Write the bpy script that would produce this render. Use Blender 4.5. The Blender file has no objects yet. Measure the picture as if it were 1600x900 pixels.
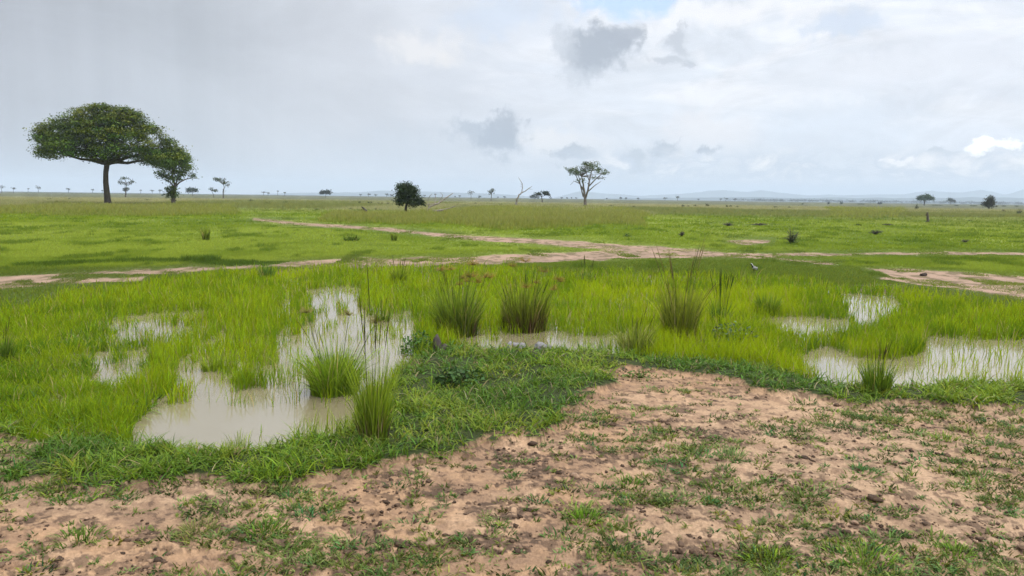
import bpy, math, random
import numpy as np
from mathutils import Matrix, Vector

# ------------------------------------------------------------------ camera, sky, sun, exposure
S = bpy.context.scene
COL = S.collection
CAM_H, FPX = 2.2, 1155.0                       # camera height (m), focal length in pixels of a 1600 wide frame
PITCH, ROLL = math.radians(6.97), math.radians(0.733)
SP, CP, SR, CR = math.sin(PITCH), math.cos(PITCH), math.sin(ROLL), math.cos(ROLL)

cam_d = bpy.data.cameras.new("camera")
cam = bpy.data.objects.new("camera", cam_d)
COL.objects.link(cam)
cam_d.sensor_width = 36.0
cam_d.lens = 36.0 * FPX / 1600.0
cam_d.clip_start, cam_d.clip_end = 0.1, 60000.0
cam.matrix_world = (Matrix.Translation((0, 0, CAM_H)) @ Matrix.Rotation(math.pi / 2 - PITCH, 4, 'X')
                    @ Matrix.Rotation(ROLL, 4, 'Z'))
S.camera = cam
S.view_settings.view_transform = 'Standard'
S.view_settings.look = 'None'
S.view_settings.gamma = 1.0
S.view_settings.use_curve_mapping = False
S.view_settings.exposure = 0.08
S.cycles.denoising_prefilter = 'FAST'
S.cycles.max_bounces = 6
S.cycles.diffuse_bounces = 3
S.cycles.glossy_bounces = 3
S.cycles.transmission_bounces = 2
S.cycles.volume_bounces = 1
S.cycles.caustics_reflective = False
S.cycles.caustics_refractive = False
S.cycles.sample_clamp_indirect = 4.0

SUN_EL, SUN_AZ = 62.0, 140.0                   # azimuth clockwise from +Y (the viewing direction)
SUN_STRENGTH, SUN_ANGLE = 1.5, 10.0
SKY_STRENGTH = 0.1


def pix_dir(u, v):
    a, b = (np.asarray(u, float) - 800) / FPX, (450 - np.asarray(v, float)) / FPX
    a2, b2 = a * CR - b * SR, a * SR + b * CR
    return a2, b2 * SP + CP, b2 * CP - SP


def az_el(u, v):
    x, y, z = pix_dir(u, v)
    return math.degrees(math.atan2(x, y)), math.degrees(math.atan2(z, math.hypot(x, y)))


world = bpy.data.worlds.new("World")
S.world = world
world.use_nodes = True
WT = world.node_tree
WT.nodes.clear()


def wn(kind, **kw):
    n = WT.nodes.new(kind)
    for k, val in kw.items():
        setattr(n, k, val)
    return n


def wl(a, b):
    WT.links.new(a, b)


def wmath(op, a, b=None, c=None):
    n = wn('ShaderNodeMath', operation=op)
    for i, x in enumerate((a, b, c)):
        if x is None:
            continue
        if isinstance(x, (int, float)):
            n.inputs[i].default_value = x
        else:
            wl(x, n.inputs[i])
    return n.outputs[0]


def wvec(op, a, b=None):
    n = wn('ShaderNodeVectorMath', operation=op)
    for i, x in enumerate((a, b)):
        if x is None:
            continue
        if isinstance(x, (tuple, list)):
            n.inputs[i].default_value = x
        else:
            wl(x, n.inputs[i])
    return n.outputs['Value'] if op in ('LENGTH', 'DOT_PRODUCT') else n.outputs['Vector']


def wmap(x, a, b, c, d, smooth=True):
    n = wn('ShaderNodeMapRange', interpolation_type='SMOOTHSTEP' if smooth else 'LINEAR')
    wl(x, n.inputs[0])
    for i, val in enumerate((a, b, c, d)):
        n.inputs[i + 1].default_value = val
    return n.outputs[0]


def wmix(fac, a, b, blend='MIX'):
    n = wn('ShaderNodeMix', data_type='RGBA', blend_type=blend)
    for sock, x in ((n.inputs[0], fac), (n.inputs[6], a), (n.inputs[7], b)):
        if isinstance(x, (int, float)):
            sock.default_value = x
        elif isinstance(x, (tuple, list)):
            sock.default_value = (*x, 1)
        else:
            wl(x, sock)
    return n.outputs[2]


def wnoise(vec, scale, detail=4, rough=0.55, dist=0.0):
    n = wn('ShaderNodeTexNoise', noise_dimensions='3D')
    wl(vec, n.inputs['Vector'])
    n.inputs['Scale'].default_value = scale
    n.inputs['Detail'].default_value = detail
    n.inputs['Roughness'].default_value = rough
    n.inputs['Distortion'].default_value = dist
    return n


def lin(r, g, b):
    f = lambda c: ((c / 255 + 0.055) / 1.055) ** 2.4 if c > 10 else c / 255 / 12.92
    return (f(r), f(g), f(b))


def build_sky():
    tc = wn('ShaderNodeTexCoord')
    d = wvec('NORMALIZE', tc.outputs['Generated'])
    sep = wn('ShaderNodeSeparateXYZ')
    wl(d, sep.inputs[0])
    el = wmath('MULTIPLY', wmath('ARCSINE', sep.outputs[2]), 57.29578)
    az = wmath('MULTIPLY', wmath('ARCTAN2', sep.outputs[0], sep.outputs[1]), 57.29578)
    cmb = wn('ShaderNodeCombineXYZ')
    wl(az, cmb.inputs[0])
    wl(el, cmb.inputs[1])
    P = cmb.outputs[0]
    # the overcast layer, from the rain-grey left to the bright right
    ramp = wn('ShaderNodeValToRGB')
    wl(wmap(az, -60, 60, 0, 1, False), ramp.inputs[0])
    e = ramp.color_ramp.elements
    stops = [(-55, (158, 162, 170)), (-34, (169, 173, 181)), (-24, (179, 184, 192)), (-13, (199, 203, 211)),
             (0, (212, 217, 226)), (12, (219, 225, 234)), (34, (223, 228, 237)), (58, (214, 219, 228))]
    while len(e) < len(stops):
        e.new(0.5)
    for el_, (a, c) in zip(e, stops):
        el_.position = (a + 60) / 120
        el_.color = (*lin(*c), 1)
    col = ramp.outputs[0]
    # large soft billows and thin streaks
    big = wnoise(wvec('MULTIPLY', P, (0.05, 0.13, 0)), 1.0, 5, 0.55, 0.6).outputs[0]
    col = wmix(1.0, col, wmap(big, 0.30, 0.70, 0.90, 1.08), 'MULTIPLY')
    streak = wnoise(wvec('MULTIPLY', P, (0.09, 0.42, 0)), 1.0, 6, 0.6, 0.8).outputs[0]
    rightness = wmap(az, -14, 14, 0.0, 1)
    upness = wmap(el, 3, 9, 0.25, 1)
    fac = wmath('MULTIPLY', wmath('MULTIPLY', wmap(streak, 0.45, 0.66, 0, 0.8), rightness), upness)
    col = wmix(fac, col, lin(238, 239, 243))
    curd = wnoise(wvec('ADD', wvec('MULTIPLY', P, (0.16, 0.38, 0)), (3.1, 7.7, 0)), 1.0, 8, 0.62, 1.2).outputs[0]
    col = wmix(rightness, col, wmix(1.0, col, wmap(curd, 0.32, 0.66, 0.93, 1.06), 'MULTIPLY'))
    rain = wnoise(wvec('MULTIPLY', P, (0.55, 0.02, 0)), 1.0, 3, 0.5).outputs[0]
    leftness = wmap(az, -10, -26, 0, 1)
    col = wmix(leftness, col, wmix(1.0, col, wmap(rain, 0.3, 0.7, 0.955, 1.035), 'MULTIPLY'))
    # warped coordinates for the separate clouds
    w1 = wnoise(P, 0.28, 6, 0.62, 0.3).outputs[1]
    w1 = wvec('MULTIPLY', wvec('SUBTRACT', w1, (0.5, 0.5, 0.5)), (5.5, 4.4, 0))
    PW = wvec('ADD', P, w1)
    fine = wnoise(P, 1.1, 5, 0.6).outputs[0]

    def blob(col, u, v, ru, rv, c, op, soft=0.55, out=1.15):
        a0, e0 = az_el(u, v)
        q = wvec('MULTIPLY', wvec('SUBTRACT', PW, (a0, e0, 0)), (20.2 / ru, 20.2 / rv, 0))
        r = wvec('LENGTH', q)
        r = wmath('ADD', r, wmath('MULTIPLY', wmath('SUBTRACT', fine, 0.5), 1.15))
        return wmix(wmap(r, soft, out, op, 0), col, lin(*c))
    # blue showing through at the top centre
    col = blob(col, 985, -6, 105, 26, (186, 213, 246), 0.9, 0.3, 1.25)
    col = blob(col, 780, 25, 90, 26, (200, 214, 234), 0.5, 0.2, 1.3)
    # warm white breaks
    for a in ((655, 66, 75, 24, (229, 228, 229), .75), (700, 90, 30, 16, (228, 226, 226), .6), (1120, 22, 180, 22, (240, 240, 243), .75),
              (1010, 45, 60, 20, (236, 238, 243), .6), (1300, 120, 160, 40, (229, 232, 239), .5),
              (1110, 205, 80, 45, (229, 229, 233), .8), (850, 222, 45, 26, (229, 229, 231), .8), (905, 225, 60, 20, (226, 227, 231), .6),
              (1480, 90, 160, 50, (228, 231, 239), .5)):
        col = blob(col, *a, 0.25, 1.25)
    # greyish blue hollow and veils
    col = blob(col, 1310, 44, 55, 20, (202, 213, 230), 0.8, 0.4, 1.2)
    col = blob(col, 1300, 200, 130, 60, (208, 217, 229), 0.6, 0.2, 1.3)
    col = blob(col, 620, 235, 160, 40, (191, 199, 210), 0.55, 0.2, 1.3)
    # dark ragged scraps
    for a in ((935, 74, 58, 40, (164, 172, 184), .95), (885, 62, 34, 26, (190, 197, 207), .7), (965, 50, 34, 26, (166, 173, 185), .85), (900, 110, 40, 22, (190, 197, 207), .6),
              (1058, 62, 28, 17, (186, 192, 202), .75), (1040, 92, 40, 9, (188, 194, 204), .7), (1072, 98, 12, 8, (183, 189, 200), .7),
              (780, 216, 48, 40, (160, 169, 183), .95), (790, 190, 30, 22, (164, 172, 185), .9), (728, 206, 36, 22, (170, 179, 192), .85),
              (890, 242, 38, 12, (168, 177, 190), .85), (1040, 238, 32, 15, (172, 181, 194), .9), (1103, 240, 17, 11, (166, 175, 189), .9),
              (985, 252, 28, 11, (178, 187, 199), .8), (1490, 240, 42, 8, (185, 193, 204), .7)):
        col = blob(col, *a, 0.42, 1.15)
    # the row of low cumulus on the right
    row = wnoise(wvec('MULTIPLY', P, (0.30, 0.55, 0)), 1.0, 6, 0.62, 0.4).outputs[0]
    band = wmath('MULTIPLY', wmap(el, 0.9, 2.0, 0, 1), wmap(el, 4.2, 2.6, 0, 1))
    band = wmath('MULTIPLY', band, wmap(az, 0, 8, 0, 1))
    col = wmix(wmath('MULTIPLY', band, wmap(row, 0.40, 0.50, 0, .8)), col, lin(196, 205, 218))
    col = wmix(wmath('MULTIPLY', band, wmap(row, 0.48, 0.68, 0, .85)), col, lin(252, 249, 247))
    col = blob(col, 1535, 222, 24, 15, (275, 272, 268), .98, .45, 1.05)
    col = blob(col, 1580, 232, 22, 10, (270, 267, 264), .95, .45, 1.05)
    col = blob(col, 1400, 248, 20, 9, (252, 250, 249), .85, .45, 1.05)
    # hazy blue foot of the sky
    foot = wmix(wmap(az, -20, 12, 0, 1), lin(197, 200, 206), lin(183, 203, 228))
    col = wmix(wmap(el, 1.8, 0.2, 0, 0.75), col, foot)
    # overcast luminance: brighter towards the zenith
    gain = wmap(el, 14.5, 52, 1.15, ZENITH_GAIN, False)
    col = wmix(1.0, col, gain, 'MULTIPLY')
    sky = wn('ShaderNodeTexSky', sky_type='NISHITA')
    sky.sun_disc = False
    sky.sun_elevation = math.radians(SUN_EL)
    sky.sun_rotation = math.radians(SUN_AZ)
    sky.air_density, sky.dust_density = 1.0, 1.5
    scl = wvec('SCALE', col)
    scl.node.inputs['Scale'].default_value = 1.0 / SKY_STRENGTH
    out = wmix(0.96, sky.outputs[0], scl)
    bg = wn('ShaderNodeBackground')
    bg.inputs['Strength'].default_value = SKY_STRENGTH
    wl(out, bg.inputs['Color'])
    wo = wn('ShaderNodeOutputWorld')
    wl(bg.outputs[0], wo.inputs['Surface'])


ZENITH_GAIN = 3.9
build_sky()

sun_d = bpy.data.lights.new("sun", 'SUN')
sun_d.energy = SUN_STRENGTH
sun_d.angle = math.radians(SUN_ANGLE)
sun_d.color = (1.0, 0.95, 0.87)
sun = bpy.data.objects.new("sun", sun_d)
COL.objects.link(sun)
_e, _a = math.radians(SUN_EL), math.radians(SUN_AZ)
sun_vec = Vector((math.cos(_e) * math.sin(_a), math.cos(_e) * math.cos(_a), math.sin(_e)))
sun.rotation_euler = sun_vec.to_track_quat('Z', 'Y').to_euler()
sun.location = (0, -10, 30)

# ------------------------------------------------------------------ helpers
rng = np.random.default_rng(11)
random.seed(5)


def hz(u):
    return 298.5 + 0.0128 * np.asarray(u, float)


def ground(u, v):
    """the point of the ground plane seen at a pixel of the 1600 x 900 photograph"""
    x, y, z = pix_dir(u, v)
    t = -CAM_H / z
    return x * t, y * t


def project(x, y, z=0.0):
    up = y * SP + (z - CAM_H) * CP
    fw = np.maximum(y * CP - (z - CAM_H) * SP, 1e-3)
    a, b = x / fw, up / fw
    return 800 + FPX * (a * CR + b * SR), 450 - FPX * (-a * SR + b * CR)


def _hash(ix, iy, seed):
    h = (ix.astype(np.int64) * 374761393 + iy.astype(np.int64) * 668265263 + seed * 974634797) & 0xFFFFFFFF
    h = ((h ^ (h >> 13)) * 1274126177) & 0xFFFFFFFF
    return ((h ^ (h >> 16)) & 0xFFFFFF) / float(0xFFFFFF)


def vnoise(x, y, seed=0):
    ix, iy = np.floor(x), np.floor(y)
    fx, fy = x - ix, y - iy
    fx, fy = fx * fx * (3 - 2 * fx), fy * fy * (3 - 2 * fy)
    a, b = _hash(ix, iy, seed), _hash(ix + 1, iy, seed)
    c, d = _hash(ix, iy + 1, seed), _hash(ix + 1, iy + 1, seed)
    return (a + (b - a) * fx) * (1 - fy) + (c + (d - c) * fx) * fy


def fbm(x, y, octaves=4, seed=0, gain=0.5):
    s, amp, tot = 0.0, 1.0, 0.0
    for o in range(octaves):
        s = s + amp * vnoise(x * 2 ** o + 17.3 * o, y * 2 ** o - 9.1 * o, seed + o)
        tot += amp
        amp *= gain
    return s / tot


def sstep(a, b, x):
    t = np.clip((x - a) / (b - a), 0, 1)
    return t * t * (3 - 2 * t)


# ------------------------------------------------------------------ where things lie on the ground (outlines as seen, cast onto the plane)
POND = [(-60, 520), (-40, 490), (60, 480), (120, 462), (235, 446), (330, 430), (400, 424), (520, 420), (650, 420), (760, 418), (880, 428),
        (1000, 430), (1120, 436), (1230, 438), (1318, 450), (1400, 456), (1440, 462), (1520, 474), (1640, 492), (2200, 520), (2200, 602),
        (1600, 600), (1500, 596), (1380, 606), (1330, 602), (1270, 592), (1180, 572), (1080, 560), (1000, 560), (930, 548), (860, 545), (780, 546),
        (700, 548), (655, 560), (610, 600), (580, 640), (560, 668), (470, 690), (400, 706), (300, 706), (210, 702), (130, 696), (70, 694),
        (20, 668), (-60, 640)]
OPEN_WATER = [
    [(190, 700), (205, 655), (238, 620), (268, 600), (330, 588), (440, 590), (470, 604), (552, 606), (578, 625), (562, 658), (500, 680), (420, 704), (330, 712), (240, 706)],
    [(258, 604), (272, 562), (318, 530), (345, 512), (380, 520), (425, 532), (432, 512), (470, 503), (490, 500), (484, 472), (476, 453), (515, 445), (562, 449),
     (566, 474), (585, 492), (612, 488), (648, 482), (655, 535), (600, 570), (550, 590), (500, 600), (470, 610), (430, 585), (370, 580), (330, 595)],
    [(135, 568), (150, 546), (225, 541), (242, 562), (220, 576), (165, 580)],
    [(150, 506), (180, 492), (230, 485), (318, 482), (334, 494), (320, 506), (255, 514), (170, 518)],
    [(700, 530), (740, 518), (860, 512), (920, 519), (985, 520), (990, 552), (900, 548), (800, 548), (720, 548)],
    [(1240, 560), (1290, 534), (1330, 552), (1400, 556), (1444, 545), (1450, 525), (1500, 524), (1600, 528), (2200, 545), (2200, 600), (1600, 592), (1520, 596),
     (1450, 604), (1390, 610), (1330, 604), (1290, 586)],
    [(1185, 497), (1260, 491), (1330, 494), (1332, 514), (1262, 526), (1225, 512)],
    [(1316, 458), (1400, 462), (1412, 474), (1392, 490), (1345, 512), (1326, 488)],
    [(80, 690), (130, 679), (200, 688), (180, 700), (110, 699)],
    [(425, 466), (450, 458), (470, 470), (440, 482)],
    [(1150, 572), (1190, 566), (1212, 578), (1180, 586)],
]
FRONT_SOIL = [(-2500, 770), (-700, 762), (0, 746), (60, 752), (150, 774), (230, 762), (300, 750), (400, 766), (470, 752), (540, 742), (640, 725), (760, 700),
              (840, 672), (880, 655), (900, 636), (935, 618), (966, 602), (930, 589), (1000, 579), (1090, 587), (1180, 609), (1250, 622), (1330, 638), (1420, 634),
              (1500, 638), (1600, 641), (2300, 645), (4500, 660), (4500, 4000), (-2500, 4000)]
SIDE_SOIL = [(-400, 702), (-100, 696), (30, 692), (105, 684), (80, 705), (50, 720), (30, 745), (-100, 748), (-400, 760)]
TRACKS = [
    [(438, 412), (540, 406.5), (690, 402.5), (800, 398.5), (930, 394), (965, 388), (1090, 393), (1205, 398), (1216, 403.5), (1100, 402), (960, 404.5),
     (850, 411), (740, 414.5), (640, 417.5), (500, 418), (455, 416)],
    [(396, 340.5), (480, 348.5), (580, 355.5), (700, 366), (800, 371.5), (900, 377), (1000, 383.5), (1085, 388), (1112, 394), (1000, 392), (960, 389.5),
     (880, 384.5), (780, 377.5), (690, 369.5), (580, 359), (470, 351.5), (396, 343)],
    [(-400, 444), (-40, 437), (60, 431), (130, 426.5), (234, 423.5), (234, 428.5), (110, 432.5), (50, 440.5), (-400, 452)],
    [(234, 425.5), (300, 419.5), (380, 416), (450, 412.5), (450, 417), (380, 420.5), (300, 424.5), (234, 429)],
    [(-400, 456), (-40, 447), (50, 442), (120, 438), (225, 434.5), (222, 440), (100, 446), (20, 452), (-40, 456), (-400, 466)],
    [(1352, 420), (1400, 419.5), (1450, 425), (1600, 434), (2100, 455), (2100, 500), (1640, 472), (1590, 468), (1500, 455.5), (1430, 445), (1375, 438), (1395, 430)],
    [(1215, 397.2), (1330, 395.2), (1460, 394.6), (1640, 396), (2000, 400), (2000, 402.5), (1640, 398.2), (1460, 396.8), (1330, 397.6), (1220, 399.6)],
    [(1138, 377), (1165, 374.5), (1203, 375), (1200, 379.5), (1160, 381.5)],
    [(1208, 403.5), (1250, 406), (1310, 411.5), (1306, 414.5), (1240, 410)],
]
TALL = [
    [(-300, 322), (0, 322), (100, 319), (260, 319), (368, 320), (372, 333), (330, 338), (200, 337), (90, 338), (0, 336), (-300, 336)],
    [(520, 334), (600, 332), (680, 331), (700, 345), (650, 351), (560, 350), (500, 346)],
    [(690, 326), (850, 322.5), (985, 326), (1012, 336), (1010, 352), (930, 352), (860, 357), (780, 358), (720, 352), (690, 350)],
    [(1292, 324), (1410, 324), (1420, 334), (1400, 342), (1300, 341)],
]
LEDGE_SHADE = [(20, 416), (90, 413), (180, 409.5), (300, 408), (400, 409.5), (460, 411), (440, 416), (380, 419), (300, 413), (200, 413.5), (100, 418), (20, 420)]  # outline of the scarp's shade line, painted through the meadow blades
ISLES = [[(322, 548), (345, 536), (370, 540), (372, 578), (330, 580)], [(372, 545), (400, 534), (432, 542), (436, 568), (398, 572), (374, 572)], [(366, 592), (405, 586), (412, 598), (372, 604)],
         [(430, 490), (466, 482), (486, 488), (484, 506), (440, 508)], [(526, 480), (540, 476), (548, 482), (540, 490), (528, 489)], [(250, 620), (300, 612), (300, 622), (262, 632)],
         [(300, 545), (312, 540), (318, 556), (304, 560)]]
FAR_BANK = [(-300, 430), (0, 420), (235, 420), (300, 412), (420, 416), (500, 420), (860, 416), (960, 406), (1100, 403), (1216, 405), (1310, 414), (1360, 421), (1395, 436),
            (1460, 452), (1600, 474), (1900, 500), (1640, 494), (1440, 464), (1318, 452), (1120, 438), (880, 430), (640, 424), (400, 426), (240, 448), (60, 482), (-300, 520)]

U0, U1, V0, V1, DU, DV = -700, 2300, 312, 1010, 2.0, 1.0
GU, GV = np.meshgrid(np.arange(U0, U1 + 1, DU), np.arange(V0, V1 + 1, DV))


def sdf_raster(polys, ky=2.2):
    """signed distance (positive inside) to a set of outlines"""
    best = np.full(GU.shape, -1e3)
    for poly in polys:
        p = np.array(poly, float)
        pad = 80
        i0, i1 = np.searchsorted(GU[0], [p[:, 0].min() - pad, p[:, 0].max() + pad])
        j0, j1 = np.searchsorted(GV[:, 0], [p[:, 1].min() - pad, p[:, 1].max() + pad])
        u, v = GU[j0:j1, i0:i1], GV[j0:j1, i0:i1]
        d2 = np.full(u.shape, 1e12)
        ins = np.zeros(u.shape, bool)
        for (ax, ay), (bx, by) in zip(p, np.roll(p, -1, 0)):
            ex, ey = bx - ax, (by - ay) * ky
            px, py = u - ax, (v - ay) * ky
            t = np.clip((px * ex + py * ey) / (ex * ex + ey * ey + 1e-9), 0, 1)
            d2 = np.minimum(d2, (px - ex * t) ** 2 + (py - ey * t) ** 2)
            if ay != by:
                ins ^= ((ay > v) != (by > v)) & (u < (bx - ax) * (v - ay) / (by - ay) + ax)
        sd = np.sqrt(d2) * np.where(ins, 1, -1)
        best[j0:j1, i0:i1] = np.maximum(best[j0:j1, i0:i1], sd)
    return best


RAS = {k: sdf_raster(v) for k, v in dict(isle=ISLES, pond=[POND], water=OPEN_WATER, soil=[FRONT_SOIL, SIDE_SOIL], track=TRACKS, tall=TALL, ledge_shade=[LEDGE_SHADE],
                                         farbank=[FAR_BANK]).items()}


def look(key, u, v):
    r = RAS[key]
    fu = np.clip((u - U0) / DU, 0, r.shape[1] - 1.001)
    fv = np.clip((v - V0) / DV, 0, r.shape[0] - 1.001)
    iu, iv = fu.astype(int), fv.astype(int)
    fu, fv = fu - iu, fv - iv
    return ((r[iv, iu] * (1 - fu) + r[iv, iu + 1] * fu) * (1 - fv) + (r[iv + 1, iu] * (1 - fu) + r[iv + 1, iu + 1] * fu) * fv)


# hoof prints pressed into the bare soil
_hp = []
while len(_hp) < 420:
    u_, v_ = random.uniform(-300, 1900), random.uniform(585, 1000)
    x_, y_ = ground(u_, v_)
    if look('soil', np.array([u_]), np.array([v_]))[0] > 4 and random.random() < 0.35 + 0.65 * float(fbm(np.array([x_ * .5]), np.array([y_ * .5]), 3, 90)[0] > .5):
        _hp.append((float(x_), float(y_), random.uniform(.035, .075), random.uniform(0, 6.28), random.uniform(.005, .014)))
HP = np.array(_hp)


def terrain(x, y):
    """height of the ground and the masks that colour it"""
    d = np.hypot(x, y)
    u, v = project(x, y)
    behind = y < 0.6
    v = np.where(behind, 1005, v)
    wob = (fbm(x * 1.3, y * 1.3, 4, 3) - .5) * 2
    amp = 26 * (8 / np.maximum(d, 8)) ** 1.0
    sp = look('pond', u, v) + wob * amp * 0.8
    shift = np.minimum(.20 * FPX / np.maximum(d, 5), 28) * np.where(u > 1120, np.where(u > 1420, 1.0, .35), 1)
    sw = np.maximum(look('water', u, v), np.minimum(look('water', u, v - shift), sp - 3)) + wob * amp * 0.9
    ss = look('soil', u, v) + wob * amp * 1.3 + (fbm(x * 4, y * 4, 5, 8, .65) - .5) * amp * 3.4
    ss = np.where(behind, 50, ss)
    st = look('track', u, v) + 2.4 + (fbm(x * .9, y * .5, 5, 5, .65) - .5) * 24 * (20 / np.maximum(d, 20))
    m = dict(u=u, v=v, d=d, pond=sp, water=sw, soil=ss, track=st)
    near = sstep(40, 12, d)
    z = (fbm(x * .09, y * .09, 3, 21) - .5) * .22 * sstep(22, 60, d)
    z = z + near * ((fbm(x * .7, y * .7, 3, 31) - .5) * .05 + .012)
    z = z + sstep(-4, 40, -np.abs(sp)) * 0
    bare = sstep(0, 16, ss)
    z = z + bare * ((fbm(x * 5, y * 5, 4, 41) - .5) * .007 + (fbm(x * 17, y * 17, 3, 44) - .5) * .012 + .006 * sstep(.56, .66, fbm(x * 8, y * 8, 4, 45)) * sstep(.45, .58, fbm(x * 1.1, y * 1.1, 3, 46)))
    z = z + bare * near * sstep(.52, .57, fbm(x * 2.6, y * 3.2, 6, 62, .68)) * (fbm(x * 22, y * 22, 3, 47) - .35) * .035
    z = z + (1 - bare) * near * sstep(0, -30, sp) * .05
    z = z - sstep(-3, 10, st) * .04 * sstep(80, 30, d)
    z = z * (1 - sstep(-8, 12, sp)) - sstep(-6, 14, sp) * .075 - sstep(-4, 12, sw) * .07
    z = np.where(sp < -10, np.maximum(z, -.03), z)
    return z, m


def terrain_z(x, y):
    return terrain(np.atleast_1d(np.asarray(x, float)), np.atleast_1d(np.asarray(y, float)))[0]


# ------------------------------------------------------------------ mesh and material helpers
def np_mesh(name, V, quads=None, tris=None, col=None, mat=None, parent=None, smooth=False, extra=None):
    V = np.asarray(V, np.float32).reshape(-1, 3)
    quads = np.zeros((0, 4), np.int32) if quads is None else np.asarray(quads, np.int32).reshape(-1, 4)
    tris = np.zeros((0, 3), np.int32) if tris is None else np.asarray(tris, np.int32).reshape(-1, 3)
    me = bpy.data.meshes.new(name)
    me.vertices.add(len(V))
    me.vertices.foreach_set('co', V.ravel())
    loops = np.concatenate([quads.ravel(), tris.ravel()])
    me.loops.add(len(loops))
    me.loops.foreach_set('vertex_index', loops)
    nq, nt = len(quads), len(tris)
    me.polygons.add(nq + nt)
    start = np.concatenate([np.arange(nq) * 4, nq * 4 + np.arange(nt) * 3]).astype(np.int32)
    me.polygons.foreach_set('loop_start', start)
    if smooth:
        me.polygons.foreach_set('use_smooth', np.ones(nq + nt, bool))
    if col is not None:
        col = np.asarray(col, np.float32)
        rgba = np.ones((len(V), 4), np.float32)
        rgba[:, :3] = col
        me.attributes.new('Col', 'FLOAT_COLOR', 'POINT').data.foreach_set('color', rgba.ravel())
    for k, a in (extra or {}).items():
        me.attributes.new(k, 'FLOAT', 'POINT').data.foreach_set('value', np.asarray(a, np.float32))
    me.update(calc_edges=True)
    if mat:
        me.materials.append(mat)
    o = bpy.data.objects.new(name, me)
    COL.objects.link(o)
    if parent:
        o.parent = parent
    return o


def tag(o, label=None, cat=None, group=None, kind=None):
    for k, val in (('label', label), ('category', cat), ('group', group), ('kind', kind)):
        if val:
            o[k] = val
    return o


def empty(name, loc, rz=0.0, label=None, cat=None, group=None):
    o = bpy.data.objects.new(name, None)
    o.empty_display_size = 0.2
    o.location = loc
    o.rotation_euler = (0, 0, rz)
    COL.objects.link(o)
    return tag(o, label, cat, group)


def bearing(o):
    # turn a tree's width across the line of sight
    az = math.atan2(o.location.x, o.location.y)
    o.rotation_euler = (0, 0, -az)
    o.scale = (math.cos(az), 1, 1)
    return o


class MB:
    """collects tubes, lumps and leaves into one mesh"""

    def __init__(self):
        self.V, self.Q, self.T, self.C, self.n = [], [], [], [], 0

    def add(self, V, Q=None, T=None, C=(.1, .1, .1)):
        V = np.asarray(V, float).reshape(-1, 3)
        if Q is not None and len(Q):
            self.Q.append(np.asarray(Q).reshape(-1, 4) + self.n)
        if T is not None and len(T):
            self.T.append(np.asarray(T).reshape(-1, 3) + self.n)
        C = np.asarray(C, float)
        self.C.append(np.broadcast_to(C, (len(V), 3)) if C.ndim == 1 else C)
        self.V.append(V)
        self.n += len(V)

    def tube(self, pts, rad, sides=7, C=(.1, .08, .06), rough=0.0):
        pts = np.asarray(pts, float)
        rad = np.broadcast_to(np.asarray(rad, float), (len(pts),))
        n = len(pts)
        tan = np.gradient(pts, axis=0)
        tan /= np.linalg.norm(tan, axis=1, keepdims=True) + 1e-9
        ref = np.array([0.3, 1.0, 0.2])
        a = np.cross(tan, ref)
        a /= np.linalg.norm(a, axis=1, keepdims=True) + 1e-9
        b = np.cross(tan, a)
        ang = np.linspace(0, 2 * np.pi, sides, endpoint=False)
        r = rad[:, None] * (1 + rough * (rng.random((n, sides)) - .5))
        V = pts[:, None] + (a[:, None] * np.cos(ang)[None, :, None] + b[:, None] * np.sin(ang)[None, :, None]) * r[..., None]
        V = V.reshape(-1, 3)
        i = np.arange(n - 1)[:, None] * sides
        j = np.arange(sides)[None]
        k = (j + 1) % sides
        Q = np.stack([i + j, i + k, i + sides + k, i + sides + j], -1).reshape(-1, 4)
        V = np.concatenate([V, pts[:1], pts[-1:]])
        c0, c1 = n * sides, n * sides + 1
        T = [(c0, (q + 1) % sides, q) for q in range(sides)] + [(c1, (n - 1) * sides + q, (n - 1) * sides + (q + 1) % sides) for q in range(sides)]
        self.add(V, Q, T, C)

    def lump(self, c, r, seed=0, C=(.3, .3, .3), n=10, m=7, rough=.35, freq=1.6):
        th = np.linspace(0, 2 * np.pi, n, endpoint=False)
        ph = np.linspace(0, np.pi, m)
        D = np.stack([np.outer(np.sin(ph), np.cos(th)), np.outer(np.sin(ph), np.sin(th)), np.outer(np.cos(ph), np.ones(n))], -1).reshape(-1, 3)
        k = 1 + rough * (fbm(D[:, 0] * freq + D[:, 2] * 1.7 + seed * 3.1, D[:, 1] * freq - D[:, 2] + seed, 3, seed) - .5) * 2
        V = np.asarray(c) + D * k[:, None] * np.asarray(r)
        i = np.arange(m - 1)[:, None] * n
        j = np.arange(n)[None]
        kx = (j + 1) % n
        self.add(V, np.stack([i + j, i + n + j, i + n + kx, i + kx], -1).reshape(-1, 4), None, C)

    def leaves(self, P, size, C, up=0.3, aspect=.5):
        P = np.asarray(P, float)
        N = len(P)
        nrm = rng.normal(size=(N, 3))
        nrm[:, 2] = np.abs(nrm[:, 2]) + up
        nrm /= np.linalg.norm(nrm, axis=1, keepdims=True)
        t = np.cross(nrm, rng.normal(size=(N, 3)))
        t /= np.linalg.norm(t, axis=1, keepdims=True) + 1e-9
        b = np.cross(nrm, t)
        s = np.broadcast_to(np.asarray(size, float), (N,))[:, None]
        V = np.stack([P - t * s, P + b * s * aspect, P + t * s, P - b * s * aspect], 1).reshape(-1, 3)
        self.add(V, np.arange(N * 4).reshape(N, 4), None, np.repeat(np.broadcast_to(C, (N, 3)), 4, 0))

    def build(self, name, mat, parent=None, smooth=False):
        return np_mesh(name, np.concatenate(self.V), np.concatenate(self.Q) if self.Q else None, np.concatenate(self.T) if self.T else None,
                       np.concatenate(self.C), mat, parent, smooth)


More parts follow.
